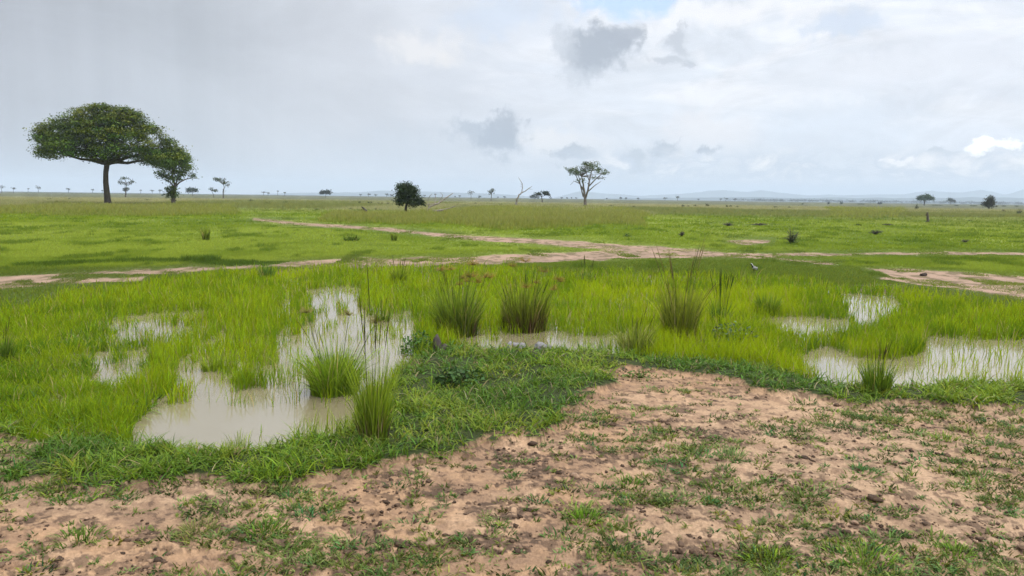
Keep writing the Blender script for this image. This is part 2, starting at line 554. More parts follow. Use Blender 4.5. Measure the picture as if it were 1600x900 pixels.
def new_mat(name):
    m = bpy.data.materials.new(name)
    m.use_nodes = True
    nt = m.node_tree
    nt.nodes.clear()
    out = nt.nodes.new('ShaderNodeOutputMaterial')
    return m, nt, out


def mat_leaf(name, transl=.35, rough=.5, spec=.25, tint=(1, 1, 1)):
    m, nt, out = new_mat(name)
    at = nt.nodes.new('ShaderNodeAttribute')
    at.attribute_name = 'Col'
    pb = nt.nodes.new('ShaderNodeBsdfPrincipled')
    pb.inputs['Roughness'].default_value = rough
    pb.inputs['Specular IOR Level'].default_value = spec
    tr = nt.nodes.new('ShaderNodeBsdfTranslucent')
    mx = nt.nodes.new('ShaderNodeMixShader')
    mx.inputs[0].default_value = transl
    nt.links.new(at.outputs['Color'], pb.inputs['Base Color'])
    nt.links.new(at.outputs['Color'], tr.inputs['Color'])
    nt.links.new(pb.outputs[0], mx.inputs[1])
    nt.links.new(tr.outputs[0], mx.inputs[2])
    nt.links.new(mx.outputs[0], out.inputs['Surface'])
    return m


def mat_rough(name, scale=20.0, bump=.4, rough=.85, lo=.65, hi=1.3, stretch=(1, 1, 1)):
    """bark, dead wood, stone: the vertex colour broken by noise, with bump"""
    m, nt, out = new_mat(name)
    at = nt.nodes.new('ShaderNodeAttribute')
    at.attribute_name = 'Col'
    tc = nt.nodes.new('ShaderNodeTexCoord')
    mp = nt.nodes.new('ShaderNodeMapping')
    mp.inputs['Scale'].default_value = stretch
    nz = nt.nodes.new('ShaderNodeTexNoise')
    nz.inputs['Scale'].default_value = scale
    nz.inputs['Detail'].default_value = 5
    mr = nt.nodes.new('ShaderNodeMapRange')
    mr.inputs[1].default_value, mr.inputs[2].default_value = .3, .7
    mr.inputs[3].default_value, mr.inputs[4].default_value = lo, hi
    mul = nt.nodes.new('ShaderNodeVectorMath')
    mul.operation = 'SCALE'
    pb = nt.nodes.new('ShaderNodeBsdfPrincipled')
    pb.inputs['Roughness'].default_value = rough
    pb.inputs['Specular IOR Level'].default_value = .2
    bp = nt.nodes.new('ShaderNodeBump')
    bp.inputs['Strength'].default_value = bump
    bp.inputs['Distance'].default_value = .02
    L = nt.links.new
    L(tc.outputs['Object'], mp.inputs[0])
    L(mp.outputs[0], nz.inputs['Vector'])
    L(nz.outputs[0], mr.inputs[0])
    L(at.outputs['Color'], mul.inputs[0])
    L(mr.outputs[0], mul.inputs['Scale'])
    L(mul.outputs[0], pb.inputs['Base Color'])
    L(nz.outputs[0], bp.inputs['Height'])
    L(bp.outputs[0], pb.inputs['Normal'])
    L(pb.outputs[0], out.inputs['Surface'])
    return m


M_GRASS = mat_leaf('young_grass', .45, .6, .07)
M_MAT = mat_leaf('mat_grass', .34, .5, .14)
M_DRY = mat_leaf('dry_grass', .25, .7, .1)
M_LEAF = mat_leaf('tree_leaves', .15, .55, .15)
M_BARK = mat_rough('bark', 6.0, .6, .9, .6, 1.35, (1, 1, .25))
M_DEAD = mat_rough('dead_wood', 14.0, .5, .8, .65, 1.3, (1, 1, .3))
M_STONE = mat_rough('grey_wood', 30.0, .6, .85, .7, 1.25)
M_DIRT = mat_rough('dirt', 40.0, .5, .95, .7, 1.3)

# ------------------------------------------------------------------ the ground, one sheet to the horizon
def build_ground():
    inner = np.arange(-42, 42.01, .095)
    outer = np.concatenate([np.arange(42.5, 70, .6), np.arange(71, 181, 3.0)])
    th = np.radians(np.concatenate([-outer[::-1], inner, outer]))
    r = [0.4]
    while r[-1] < 12500:
        k = 1.05 if r[-1] < 3.6 else (1.0042 if r[-1] < 30 else (1.006 if r[-1] < 60 else (1.014 if r[-1] < 400 else 1.05)))
        r.append(r[-1] * k)
    r = np.array(r)
    R, T = np.meshgrid(r, th, indexing='ij')
    x, y = (R * np.sin(T)).ravel(), (R * np.cos(T)).ravel()
    z, m = terrain(x, y)
    d, u, v = m['d'], m['u'], m['v']
    # prints
    for hx, hy, hr, ha, hd in HP:
        pass
    nr, ntn = R.shape
    # hoof prints, applied only to nearby rows
    sel = np.where((d > 3.0) & (d < 16) & (m['soil'] > 0))[0]
    if len(sel):
        cell = {}
        cs = .25
        keys = np.floor(x[sel] / cs).astype(int) * 100003 + np.floor(y[sel] / cs).astype(int)
        order = np.argsort(keys, kind='stable')
        sk = keys[order]
        for hx, hy, hr, ha, hd in HP:
            ix, iy = int(math.floor(hx / cs)), int(math.floor(hy / cs))
            for ax in (-1, 0, 1):
                for ay in (-1, 0, 1):
                    key = (ix + ax) * 100003 + iy + ay
                    a, b = np.searchsorted(sk, [key, key + 1])
                    if a == b:
                        continue
                    q = sel[order[a:b]]
                    dx, dy = x[q] - hx, y[q] - hy
                    px, py = dx * math.cos(ha) + dy * math.sin(ha), (-dx * math.sin(ha) + dy * math.cos(ha)) * .75
                    rr = np.hypot(px, py) / hr
                    z[q] += hd * (-np.exp(-(rr / .8) ** 4) + .55 * np.exp(-((rr - 1.35) / .35) ** 2))
    # ---- colour
    f1, f2, f3 = fbm(x * .35, y * .35, 4, 51), fbm(x * 2.2, y * 2.2, 4, 52), fbm(x * 9, y * 9, 3, 53)
    mix = lambda a, b, t: a + (np.asarray(b) - a) * t[:, None]
    g_mid = np.array([.165, .21, .028])
    C = np.broadcast_to(g_mid, (len(x), 3)).copy()
    C = mix(C, (.20, .235, .045), sstep(.42, .62, fbm(x * .06, y * .03, 4, 55)))
    C = mix(C, (.085, .13, .022), sstep(.5, .68, fbm(x * .12, y * .05, 4, 56)) * .8)
    big = fbm(x * .012, y * .006, 4, 57)
    C = mix(C, (.215, .205, .095), sstep(110, 260, d + (big - .5) * 160))
    C = mix(C, (.17, .185, .065), sstep(.48, .6, fbm(x * .02, y * .004, 4, 58)) * sstep(90, 160, d) * .8)
    C = mix(C, (.10, .105, .052), sstep(240, 460, d))
    C = mix(C, (.055, .065, .038), sstep(700, 2500, d))
    C *= (.78 + .44 * fbm(x * 6 / np.maximum(1, d / 12), y * 2.5 / np.maximum(1, d / 12), 3, 60))[:, None]
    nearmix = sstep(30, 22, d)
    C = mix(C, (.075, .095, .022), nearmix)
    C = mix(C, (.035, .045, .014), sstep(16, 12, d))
    soilc = np.broadcast_to(np.array([.37, .245, .15]), (len(x), 3)).copy()
    soilc = mix(soilc, (.35, .215, .122), sstep(.42, .62, f1))
    soilc = mix(soilc, (.42, .277, .17), sstep(.5, .72, f2) * .7)
    soilc = mix(soilc, (.22, .135, .085), sstep(.50, .66, f3) * .6)
    damp = sstep(.5, .58, fbm(x * .9 + 3, y * 1.2, 6, 61, .65) + .05 * sstep(3, 9, x))
    mud = sstep(.34, .52, fbm(x * 24, y * 26, 3, 66)) * sstep(.535, .56, fbm(x * 2.2, y * 3.4, 6, 62, .7)) * (.45 + .55 * damp)
    soilc = mix(soilc, (.20, .125, .078), damp * .6 * sstep(.3, .6, fbm(x * 7, y * 8, 4, 67)))
    soilc = mix(soilc, (.085, .055, .036), mud * .92)
    soilc = mix(soilc, (.085, .055, .036), sstep(.59, .63, fbm(x * 11, y * 13, 4, 63, .65)) * .7)
    C = mix(C, soilc, sstep(-3, 7, m['soil']))
    trackc = np.broadcast_to(np.array([.33, .222, .155]), (len(x), 3)).copy()
    trackc = mix(trackc, (.245, .17, .115), sstep(.45, .62, fbm(x * 1.2, y * .8, 4, 64)) * .8)
    trackc = mix(trackc, (.13, .10, .05), sstep(.54, .60, fbm(x * 3.5, y * 2, 4, 65)) * .8)
    C = mix(C, trackc, sstep(-1, 3.5, m['track']))
    C = mix(C, (.17, .135, .075), sstep(-8, 2, m['pond']))
    edge = sstep(-26, -6, m['pond']) * sstep(6, -4, m['pond']) * near_only(d)
    C = mix(C, (.07, .055, .035), edge * .6)
    i = np.arange(nr - 1)[:, None] * ntn
    j = np.arange(ntn - 1)[None]
    Q = np.stack([i + j, i + j + 1, i + ntn + j + 1, i + ntn + j], -1).reshape(-1, 4)
    Q = Q[:, ::-1]
    bare = np.maximum(sstep(-3, 7, m['soil']), sstep(-1, 3.5, m['track']))
    m_, nt, out = new_mat('plain_ground')
    at = nt.nodes.new('ShaderNodeAttribute')
    at.attribute_name = 'Col'
    geo = nt.nodes.new('ShaderNodeNewGeometry')
    n1 = nt.nodes.new('ShaderNodeTexNoise')
    n1.inputs['Scale'].default_value, n1.inputs['Detail'].default_value = 38, 6
    n1.inputs['Roughness'].default_value = .65
    vor = nt.nodes.new('ShaderNodeTexVoronoi')
    vor.inputs['Scale'].default_value = 55
    mr = nt.nodes.new('ShaderNodeMapRange')
    mr.inputs[1].default_value, mr.inputs[2].default_value, mr.inputs[3].default_value, mr.inputs[4].default_value = .3, .7, .74, 1.22
    sc = nt.nodes.new('ShaderNodeVectorMath')
    sc.operation = 'SCALE'
    pb = nt.nodes.new('ShaderNodeBsdfPrincipled')
    pb.inputs['Roughness'].default_value = .95
    pb.inputs['Specular IOR Level'].default_value = .12
    ad = nt.nodes.new('ShaderNodeMath')
    ad.operation = 'MULTIPLY_ADD'
    ad.inputs[1].default_value = .5
    bp = nt.nodes.new('ShaderNodeBump')
    bp.inputs['Strength'].default_value, bp.inputs['Distance'].default_value = .55, .018
    L = nt.links.new
    L(geo.outputs['Position'], n1.inputs['Vector'])
    L(geo.outputs['Position'], vor.inputs['Vector'])
    L(n1.outputs[0], mr.inputs[0])
    L(at.outputs['Color'], sc.inputs[0])
    L(mr.outputs[0], sc.inputs['Scale'])
    L(sc.outputs[0], pb.inputs['Base Color'])
    L(vor.outputs['Distance'], ad.inputs[0])
    L(n1.outputs[0], ad.inputs[2])
    L(ad.outputs[0], bp.inputs['Height'])
    L(bp.outputs[0], pb.inputs['Normal'])
    L(pb.outputs[0], out.inputs['Surface'])
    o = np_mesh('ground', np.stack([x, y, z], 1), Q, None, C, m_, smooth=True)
    tag(o, 'flat green savanna with bare reddish soil and sandy tracks', 'ground', kind='structure')


def near_only(d):
    return sstep(30, 20, d)


build_ground()


def build_water():
    m, nt, out = new_mat('muddy_water')
    pb = nt.nodes.new('ShaderNodeBsdfPrincipled')
    pb.inputs['Roughness'].default_value = .02
    pb.inputs['IOR'].default_value = 2.7
    geo = nt.nodes.new('ShaderNodeNewGeometry')
    nz = nt.nodes.new('ShaderNodeTexNoise')
    nz.inputs['Scale'].default_value, nz.inputs['Detail'].default_value = .8, 3
    mx = nt.nodes.new('ShaderNodeMix')
    mx.data_type = 'RGBA'
    mx.inputs[6].default_value = (.20, .165, .095, 1)
    mx.inputs[7].default_value = (.245, .205, .125, 1)
    n2 = nt.nodes.new('ShaderNodeTexNoise')
    n2.inputs['Scale'].default_value, n2.inputs['Detail'].default_value = 7, 2
    bp = nt.nodes.new('ShaderNodeBump')
    bp.inputs['Strength'].default_value, bp.inputs['Distance'].default_value = .06, .006
    L = nt.links.new
    L(geo.outputs['Position'], nz.inputs['Vector'])
    L(geo.outputs['Position'], n2.inputs['Vector'])
    L(nz.outputs[0], mx.inputs[0])
    L(mx.outputs[2], pb.inputs['Base Color'])
    L(n2.outputs[0], bp.inputs['Height'])
    L(bp.outputs[0], pb.inputs['Normal'])
    L(pb.outputs[0], out.inputs['Surface'])
    V = [(-16, 5.6, -.05), (24, 5.6, -.05), (24, 26, -.05), (-16, 26, -.05)]
    o = np_mesh('pond_water', V, [(0, 1, 2, 3)], None, None, m)
    tag(o, 'muddy tan pond water reflecting the white sky', 'water', kind='structure')


build_water()


def build_mountains():
    # ridges far beyond the plain, as terrain in (azimuth, distance)
    m, nt, out = new_mat('mountain_slopes')
    pb = nt.nodes.new('ShaderNodeBsdfPrincipled')
    pb.inputs['Roughness'].default_value = 1
    pb.inputs['Specular IOR Level'].default_value = 0
    geo = nt.nodes.new('ShaderNodeNewGeometry')
    nz = nt.nodes.new('ShaderNodeTexNoise')
    nz.inputs['Scale'].default_value, nz.inputs['Detail'].default_value = .004, 6
    mx = nt.nodes.new('ShaderNodeMix')
    mx.data_type = 'RGBA'
    mx.inputs[6].default_value, mx.inputs[7].default_value = (.03, .05, .05, 1), (.06, .08, .07, 1)
    nt.links.new(geo.outputs['Position'], nz.inputs['Vector'])
    nt.links.new(nz.outputs[0], mx.inputs[0])
    nt.links.new(mx.outputs[2], pb.inputs['Base Color'])
    nt.links.new(pb.outputs[0], out.inputs['Surface'])

    def ridge(dist, depth, prof, seed, name, label):
        us = np.arange(prof[0][0], prof[-1][0] + 1, 5.0)
        hp = np.interp(us, [p[0] for p in prof], [p[1] for p in prof])
        hp = .78 * hp * (.9 + .25 * (fbm(us * .02, us * 0, 4, seed) - .5) * 2)
        az = np.array([math.radians(az_el(q, float(hz(q)))[0]) for q in us])
        k = np.linspace(-1, 1, 17)
        A, K = np.meshgrid(az, k, indexing='ij')
        H = hp[:, None] / FPX * dist * np.clip(1 - np.abs(K) ** 1.3, 0, 1)
        H = H * (1 + .5 * (fbm(A * 60, K * 3, 4, seed + 3) - .5) * (np.abs(K) > .01)) - 4
        D = (dist + K * depth) / np.cos(A)
        V = np.stack([D * np.sin(A), D * np.cos(A), H], -1).reshape(-1, 3)
        n, mm = A.shape
        i = np.arange(n - 1)[:, None] * mm
        j = np.arange(mm - 1)[None]
        Q = np.stack([i + j, i + mm + j, i + mm + j + 1, i + j + 1], -1).reshape(-1, 4)
        tag(np_mesh(name, V, Q, None, None, m, smooth=True), label, 'mountains', kind='structure')
    ridge(11200, 900, [(860, 0), (905, 16), (940, 13), (1000, 8), (1060, 14), (1130, 23), (1190, 22), (1260, 14), (1330, 14), (1400, 18), (1470, 28), (1530, 29), (1570, 21), (1600, 29), (1660, 31), (1760, 24), (1900, 0)], 71,
          'mountains', 'pale blue mountain range fading into haze behind the right plain')
    ridge(6600, 700, [(900, 0), (980, 4), (1100, 7), (1250, 9), (1380, 13), (1500, 15), (1620, 15), (1760, 9), (1900, 0)], 77,
          'foothills', 'low blue foothills in front of the mountain range')
    ridge(9000, 700, [(380, 0), (480, 6), (560, 10), (650, 13), (740, 12), (800, 8), (860, 0)], 83,
          'hills', 'barely visible hills in the haze behind the dark bushy tree')


build_mountains()


def build_haze():
    m, nt, out = new_mat('haze_air')
    pv = nt.nodes.new('ShaderNodeVolumePrincipled')
    pv.inputs['Color'].default_value = (.75, .86, .98, 1)
    pv.inputs['Density'].default_value = 1.55e-4
    pv.inputs['Anisotropy'].default_value = 0.0
    nt.links.new(pv.outputs[0], out.inputs['Volume'])
    a, z0, z1 = 13000, -6.0, 235.0
    V = [(x, y, z) for z in (z0, z1) for x, y in ((-a, -a), (a, -a), (a, a), (-a, a))]
    Q = [(3, 2, 1, 0), (4, 5, 6, 7), (0, 1, 5, 4), (1, 2, 6, 5), (2, 3, 7, 6), (3, 0, 4, 7)]
    o = np_mesh('haze', V, Q, None, None, m)
    tag(o, 'thin pale haze in the air over the plain', 'haze', kind='stuff')


build_haze()

# ------------------------------------------------------------------ grass
def blades(name, P, H, W, lean, col, mat, S=3, tipcol=None, parent=None, face=None, curve=1.9, droop=.25, leandir=None):
    """N curved tapering blades as one mesh"""
    N = len(P)
    H, W, lean = (np.broadcast_to(np.asarray(a, float), (N,)) for a in (H, W, lean))
    la = rng.random(N) * 2 * np.pi if leandir is None else leandir
    fa = rng.random(N) * np.pi if face is None else face
    ld = np.stack([np.cos(la), np.sin(la)], 1)
    fd = np.stack([np.cos(fa), np.sin(fa)], 1)
    ts = np.linspace(0, 1, S + 1)
    V = np.zeros((N, 2 * S + 1, 3), np.float32)
    Cc = np.zeros((N, 2 * S + 1, 3), np.float32)
    col = np.broadcast_to(np.asarray(col, float), (N, 3))
    tip = col if tipcol is None else np.broadcast_to(np.asarray(tipcol, float), (N, 3))
    for k, t in enumerate(ts):
        h = H * (t - droop * lean * t ** 2.2)
        c = np.concatenate([P[:, :2] + ld * (lean * H * t ** curve)[:, None], (P[:, 2] + h)[:, None]], 1)
        cc = col + (tip - col) * t ** 1.4
        if k < S:
            w = (W * (1 - .75 * t ** 1.6) * .5)[:, None]
            V[:, 2 * k, :2], V[:, 2 * k + 1, :2] = c[:, :2] - fd * w, c[:, :2] + fd * w
            V[:, 2 * k, 2] = V[:, 2 * k + 1, 2] = c[:, 2]
            Cc[:, 2 * k] = Cc[:, 2 * k + 1] = cc
        else:
            V[:, 2 * S] = c
            Cc[:, 2 * S] = cc
    base = (np.arange(N) * (2 * S + 1))[:, None]
    Q = np.concatenate([base + np.array([2 * k, 2 * k + 1, 2 * k + 3, 2 * k + 2])[None] for k in range(S - 1)]) if S > 1 else None
    T = base + np.array([2 * S - 2, 2 * S - 1, 2 * S])[None]
    if name is None:
        return V.reshape(-1, 3), Q, T, Cc.reshape(-1, 3)
    return np_mesh(name, V.reshape(-1, 3), Q, T, Cc.reshape(-1, 3), mat, parent)


def scatter(n, u0, u1, v0, v1, dpow=1.0):
    u, v = rng.uniform(u0, u1, n), rng.uniform(v0, v1, n)
    x, y = ground(u, v)
    d = np.hypot(x, y)
    if dpow:
        k = rng.random(n) < (d / d.max()) ** dpow
        u, v, x, y, d = u[k], v[k], x[k], y[k], d[k]
    return u, v, x, y, d


def vary(base, n, amt=.2, hue=.12):
    b = np.broadcast_to(np.asarray(base, float), (n, 3)).copy()
    b *= (1 + amt * rng.normal(size=(n, 1))).clip(.4, 1.8)
    h = rng.normal(size=n) * hue
    b[:, 0] *= (1 + h).clip(.5, 1.6)
    b[:, 2] *= (1 - h).clip(.4, 1.8)
    return b


def lerp(a, b, t):
    return np.asarray(a) + (np.asarray(b) - np.asarray(a)) * t[:, None]


def build_pond_grass():
    u, v, x, y, d = scatter(900000, -260, 1880, 412, 712, .9)
    z, m = terrain(x, y)
    c1, c2 = fbm(x * .8, y * .8, 3, 101), fbm(x * 2.6, y * 2.6, 3, 102)
    dens = sstep(-6, 6, m['pond']) * np.clip(.6 + 1.6 * (c2 - .35), .4, 1)
    inwater = sstep(-1, 3, m['water'])
    isl = np.maximum(sstep(-3, 3, look('isle', u, v) + (c2 - .5) * 22), sstep(.605, .635, fbm(x * 1.7 + 5, y * 1.25, 3, 106)) * sstep(585, 560, v) * (u < 470))
    inwater = inwater * (1 - .9 * isl)
    thin = .015 + np.where(u > 1220, .08, .22) * sstep(.52, .64, c2) + .03 * sstep(560, 480, v)
    dens = dens * (1 - inwater) + thin * inwater * sstep(-6, 6, m['pond'])
    dens *= 1 - .985 * sstep(600, 640, v) * inwater
    k = rng.random(len(u)) < dens
    u, v, x, y, d, z, c1, c2, inwater, wd = (a[k] for a in (u, v, x, y, d, z, c1, c2, inwater, np.abs(m['water'])))
    n = len(u)
    left = sstep(300, 120, u) * sstep(470, 540, v)
    c4 = fbm(x * 3.4, y * 3.4, 3, 103)
    H = (.16 + .22 * c1 + .12 * rng.random(n)) * (.7 + .5 * rng.random(n)) * (1 - .3 * inwater) * (1 - .3 * left) * (.45 + .85 * c4)
    W = np.maximum(.009, d * .0009) * (.7 + .6 * rng.random(n))
    lean = np.abs(rng.normal(size=n)) * .34 + .06 + .25 * left * rng.random(n)
    col = vary((.245, .345, .010), n, .24, .12)
    col = lerp(col, vary((.305, .40, .009), n, .12, .06), sstep(.45, .65, fbm(x * .3, y * .3, 3, 104)))
    dark = (sstep(.52, .62, fbm(x * 1.5, y * 1.5, 4, 105)) * .75 + .55 * left + .5 * sstep(9, 2, wd)).clip(0, 1)
    col = lerp(col, vary((.12, .215, .010), n, .15, .1), dark * (rng.random(n) < .8))
    straw = rng.random(n) < .045
    col[straw] = vary((.36, .31, .12), straw.sum(), .2, .05)
    P = np.stack([x, y, np.maximum(z, -.06) - .01], 1)
    o = blades('pond_grass', P, H, W, lean, col, M_GRASS, 3, lerp(col, col * np.array([1.12, 1.05, .9]), np.ones(n)))
    tag(o, 'bright yellow green grass standing in the shallow pond', 'grass', kind='stuff')
    return n


def build_bank_grass():
    u, v, x, y, d = scatter(300000, -300, 1900, 500, 800, .5)
    z, m = terrain(x, y)
    c2 = fbm(x * 3, y * 3, 3, 112)
    c1 = fbm(x * .9, y * .9, 3, 111)
    bank = sstep(8, -4, m['pond']) * sstep(20, -14, m['soil'])
    rim = sstep(-30, -5, m['pond']) * sstep(14, 0, m['pond']) * .25
    lm = sstep(290, 200, u + 60 * (c1 - .5)) * sstep(520, 560, v) * sstep(0, -6, m['water']) * .55 * sstep(.42, .55, fbm(x * 1.3, y * 1.3, 3, 115))
    rim = np.maximum(rim, lm)
    k = rng.random(len(u)) < np.maximum(bank * np.clip(.22 + 3.2 * (fbm(x * 5, y * 5, 3, 116) - .38), .07, 1), rim * .5)
    u, v, x, y, d, z, c1, c2 = (a[k] for a in (u, v, x, y, d, z, c1, c2))
    pond, soil = m['pond'][k], m['soil'][k]
    n = len(u)
    H = (.05 + .11 * c1 + .09 * rng.random(n)) * (.45 + 1.1 * c2)
    H += .05 * sstep(-24, 0, pond) * rng.random(n) + .06 * sstep(300, 200, u) * sstep(0, 10, pond)
    W = np.maximum(.011, d * .0015) * (.6 + .8 * rng.random(n))
    lean = np.abs(rng.normal(size=n)) * .7 + .35
    lf = rng.random(n) < .45
    W, H, lean = W * np.where(lf, 1.6, 1), H * np.where(lf, .62, 1) * (1 - .45 * sstep(-8, 12, soil)), lean * np.where(lf, 1.5, 1)
    col = vary((.095, .175, .02), n, .28, .14)
    col = lerp(col, vary((.17, .26, .018), n, .25, .1), sstep(.42, .6, c1) * (rng.random(n) < .75))
    col = lerp(col, vary((.23, .29, .03), n, .15, .08), sstep(.5, .64, fbm(x * 1.7 + 7, y * 1.7, 3, 114)) * (rng.random(n) < .6))
    rightb = sstep(1250, 1500, u)
    col = lerp(col, vary((.21, .29, .025), n, .15, .1), rightb * (rng.random(n) < .6))
    dry = rng.random(n) < .05
    col[dry] = vary((.30, .24, .12), dry.sum(), .25, .05)
    P = np.stack([x, y, np.maximum(z, -.06) - .008], 1)
    o = blades('bank_grass', P, H, W, lean, col, M_MAT, 3, curve=1.5, droop=.45)
    tag(o, 'low dark green creeping grass along the near bank of the pond', 'grass', kind='stuff')


def build_meadow():
    # short grass between the pond and the far plain
    u, v, x, y, d = scatter(760000, -350, 1950, 327.5, 446, 0)
    e = scatter(260000, -350, 1950, 392, 500, 0)
    u, v, x, y, d = (np.concatenate(q) for q in zip((u, v, x, y, d), e))
    z, m = terrain(x, y)
    bare = sstep(-1.5, 3, m['track']) * sstep(.62, .5, fbm(x * 1.1, y * .7, 4, 121) - .02)
    k = (m['pond'] < -2) & (rng.random(len(u)) > bare) & (m['soil'] < 0)
    u, v, x, y, d, z = (a[k] for a in (u, v, x, y, d, z))
    st, fb, le = m['track'][k], look('farbank', u, v), look('ledge_shade', u, v)
    n = len(u)
    c1, c3 = fbm(x * .25, y * .12, 4, 122), fbm(x * .05, y * .03, 4, 123)
    H = (.05 + .09 * c1) * (.6 + .8 * rng.random(n)) * (.8 + .6 * sstep(40, 100, d))
    W = d * .0010 * (.7 + .6 * rng.random(n))
    col = vary((.225, .295, .024), n, .10, .07)
    col = lerp(col, vary((.30, .365, .045), n, .10, .05), sstep(.45, .6, c3))
    col = lerp(col, vary((.145, .215, .016), n, .12, .08), sstep(.5, .64, fbm(x * .30, y * .30, 5, 129, .6)) * .5)
    col = lerp(col, vary((.225, .235, .07), n, .1, .06), sstep(75, 130, d + 60 * (c3 - .5)) * .75)
    b = sstep(-6, 6, fb)
    col = lerp(col, vary((.15, .20, .028), n, .2, .14), b * .85)
    H = H * (1 - .25 * b) * (1 + .8 * b * (rng.random(n) - .4))
    tf = sstep(.60, .70, fbm(x * .9, y * .45, 4, 128, .6))
    col = lerp(col, vary((.11, .17, .018), n, .15, .1), tf * .7)
    H = H * (1 + 1.0 * tf)
    near_t = sstep(-16, -1, st)
    col = lerp(col, vary((.14, .175, .04), n, .2, .12), near_t * .6)
    H = H * (1 - .5 * near_t)
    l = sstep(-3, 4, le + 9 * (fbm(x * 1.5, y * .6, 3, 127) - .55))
    col = lerp(col, vary((.07, .125, .016), n, .25, .1), l * .85)  # shade of a low scarp, put into the colour of taller blades
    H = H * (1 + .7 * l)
    lean = np.abs(rng.normal(size=n)) * .4 + .2
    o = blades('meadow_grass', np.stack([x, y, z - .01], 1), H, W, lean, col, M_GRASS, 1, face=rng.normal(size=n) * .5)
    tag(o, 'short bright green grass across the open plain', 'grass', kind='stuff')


def build_tall_grass():
    u, v, x, y, d = scatter(260000, -300, 1900, 316, 360, 0)
    z, m = terrain(x, y)
    f = look('tall', u, v) + (fbm(x * .2, y * .07, 5, 131, .6) - .5) * 34
    k = (rng.random(len(u)) < sstep(-3, 5, f)) & (m['track'] < -1)
    u, v, x, y, d, z = (a[k] for a in (u, v, x, y, d, z))
    n = len(u)
    c1 = fbm(x * .2, y * .1, 3, 132)
    H = (.30 + .7 * c1) * (.5 + .7 * rng.random(n)) * (.45 + .55 * sstep(-2, 9, f[k]))
    W = d * .0011 * (.6 + .7 * rng.random(n))
    col = vary((.22, .27, .028), n, .15, .08)
    tip = vary((.30, .285, .085), n, .15, .06)
    o = blades('tall_grass', np.stack([x, y, z - .02], 1), H, W, np.abs(rng.normal(size=n)) * .25 + .05, col, M_GRASS, 2, tip, face=rng.normal(size=n) * .5)
    tag(o, 'tall seeding grass with straw coloured tops in the middle distance', 'grass', kind='stuff')
    # straw grass out on the plain
    u, v, x, y, d = scatter(260000, -300, 1900, 308, 340, 0)
    k = (d < 420) & (d > 95) & (y > 0) & np.isfinite(d)
    u, v, x, y, d = (a[k] for a in (u, v, x, y, d))
    keep = rng.random(len(u)) < sstep(95, 150, d + 90 * (fbm(x * .02, y * .01, 3, 133) - .5))
    u, v, x, y, d = (a[keep] for a in (u, v, x, y, d))
    n = len(u)
    col = vary((.34, .32, .15), n, .1, .05)
    col = lerp(col, vary((.20, .215, .06), n, .12, .08), sstep(.5, .62, fbm(x * .03, y * .008, 4, 134)) * .9)
    H = (.25 + .35 * rng.random(n)) * sstep(520, 150, d)
    o = blades('straw_grass', np.stack([x, y, terrain_z(x, y) - .02], 1), H, d * .0008, np.abs(rng.normal(size=n)) * .3, col, M_DRY, 1, face=rng.normal(size=n) * .4)
    tag(o, 'pale straw coloured grass on the far plain', 'grass', kind='stuff')


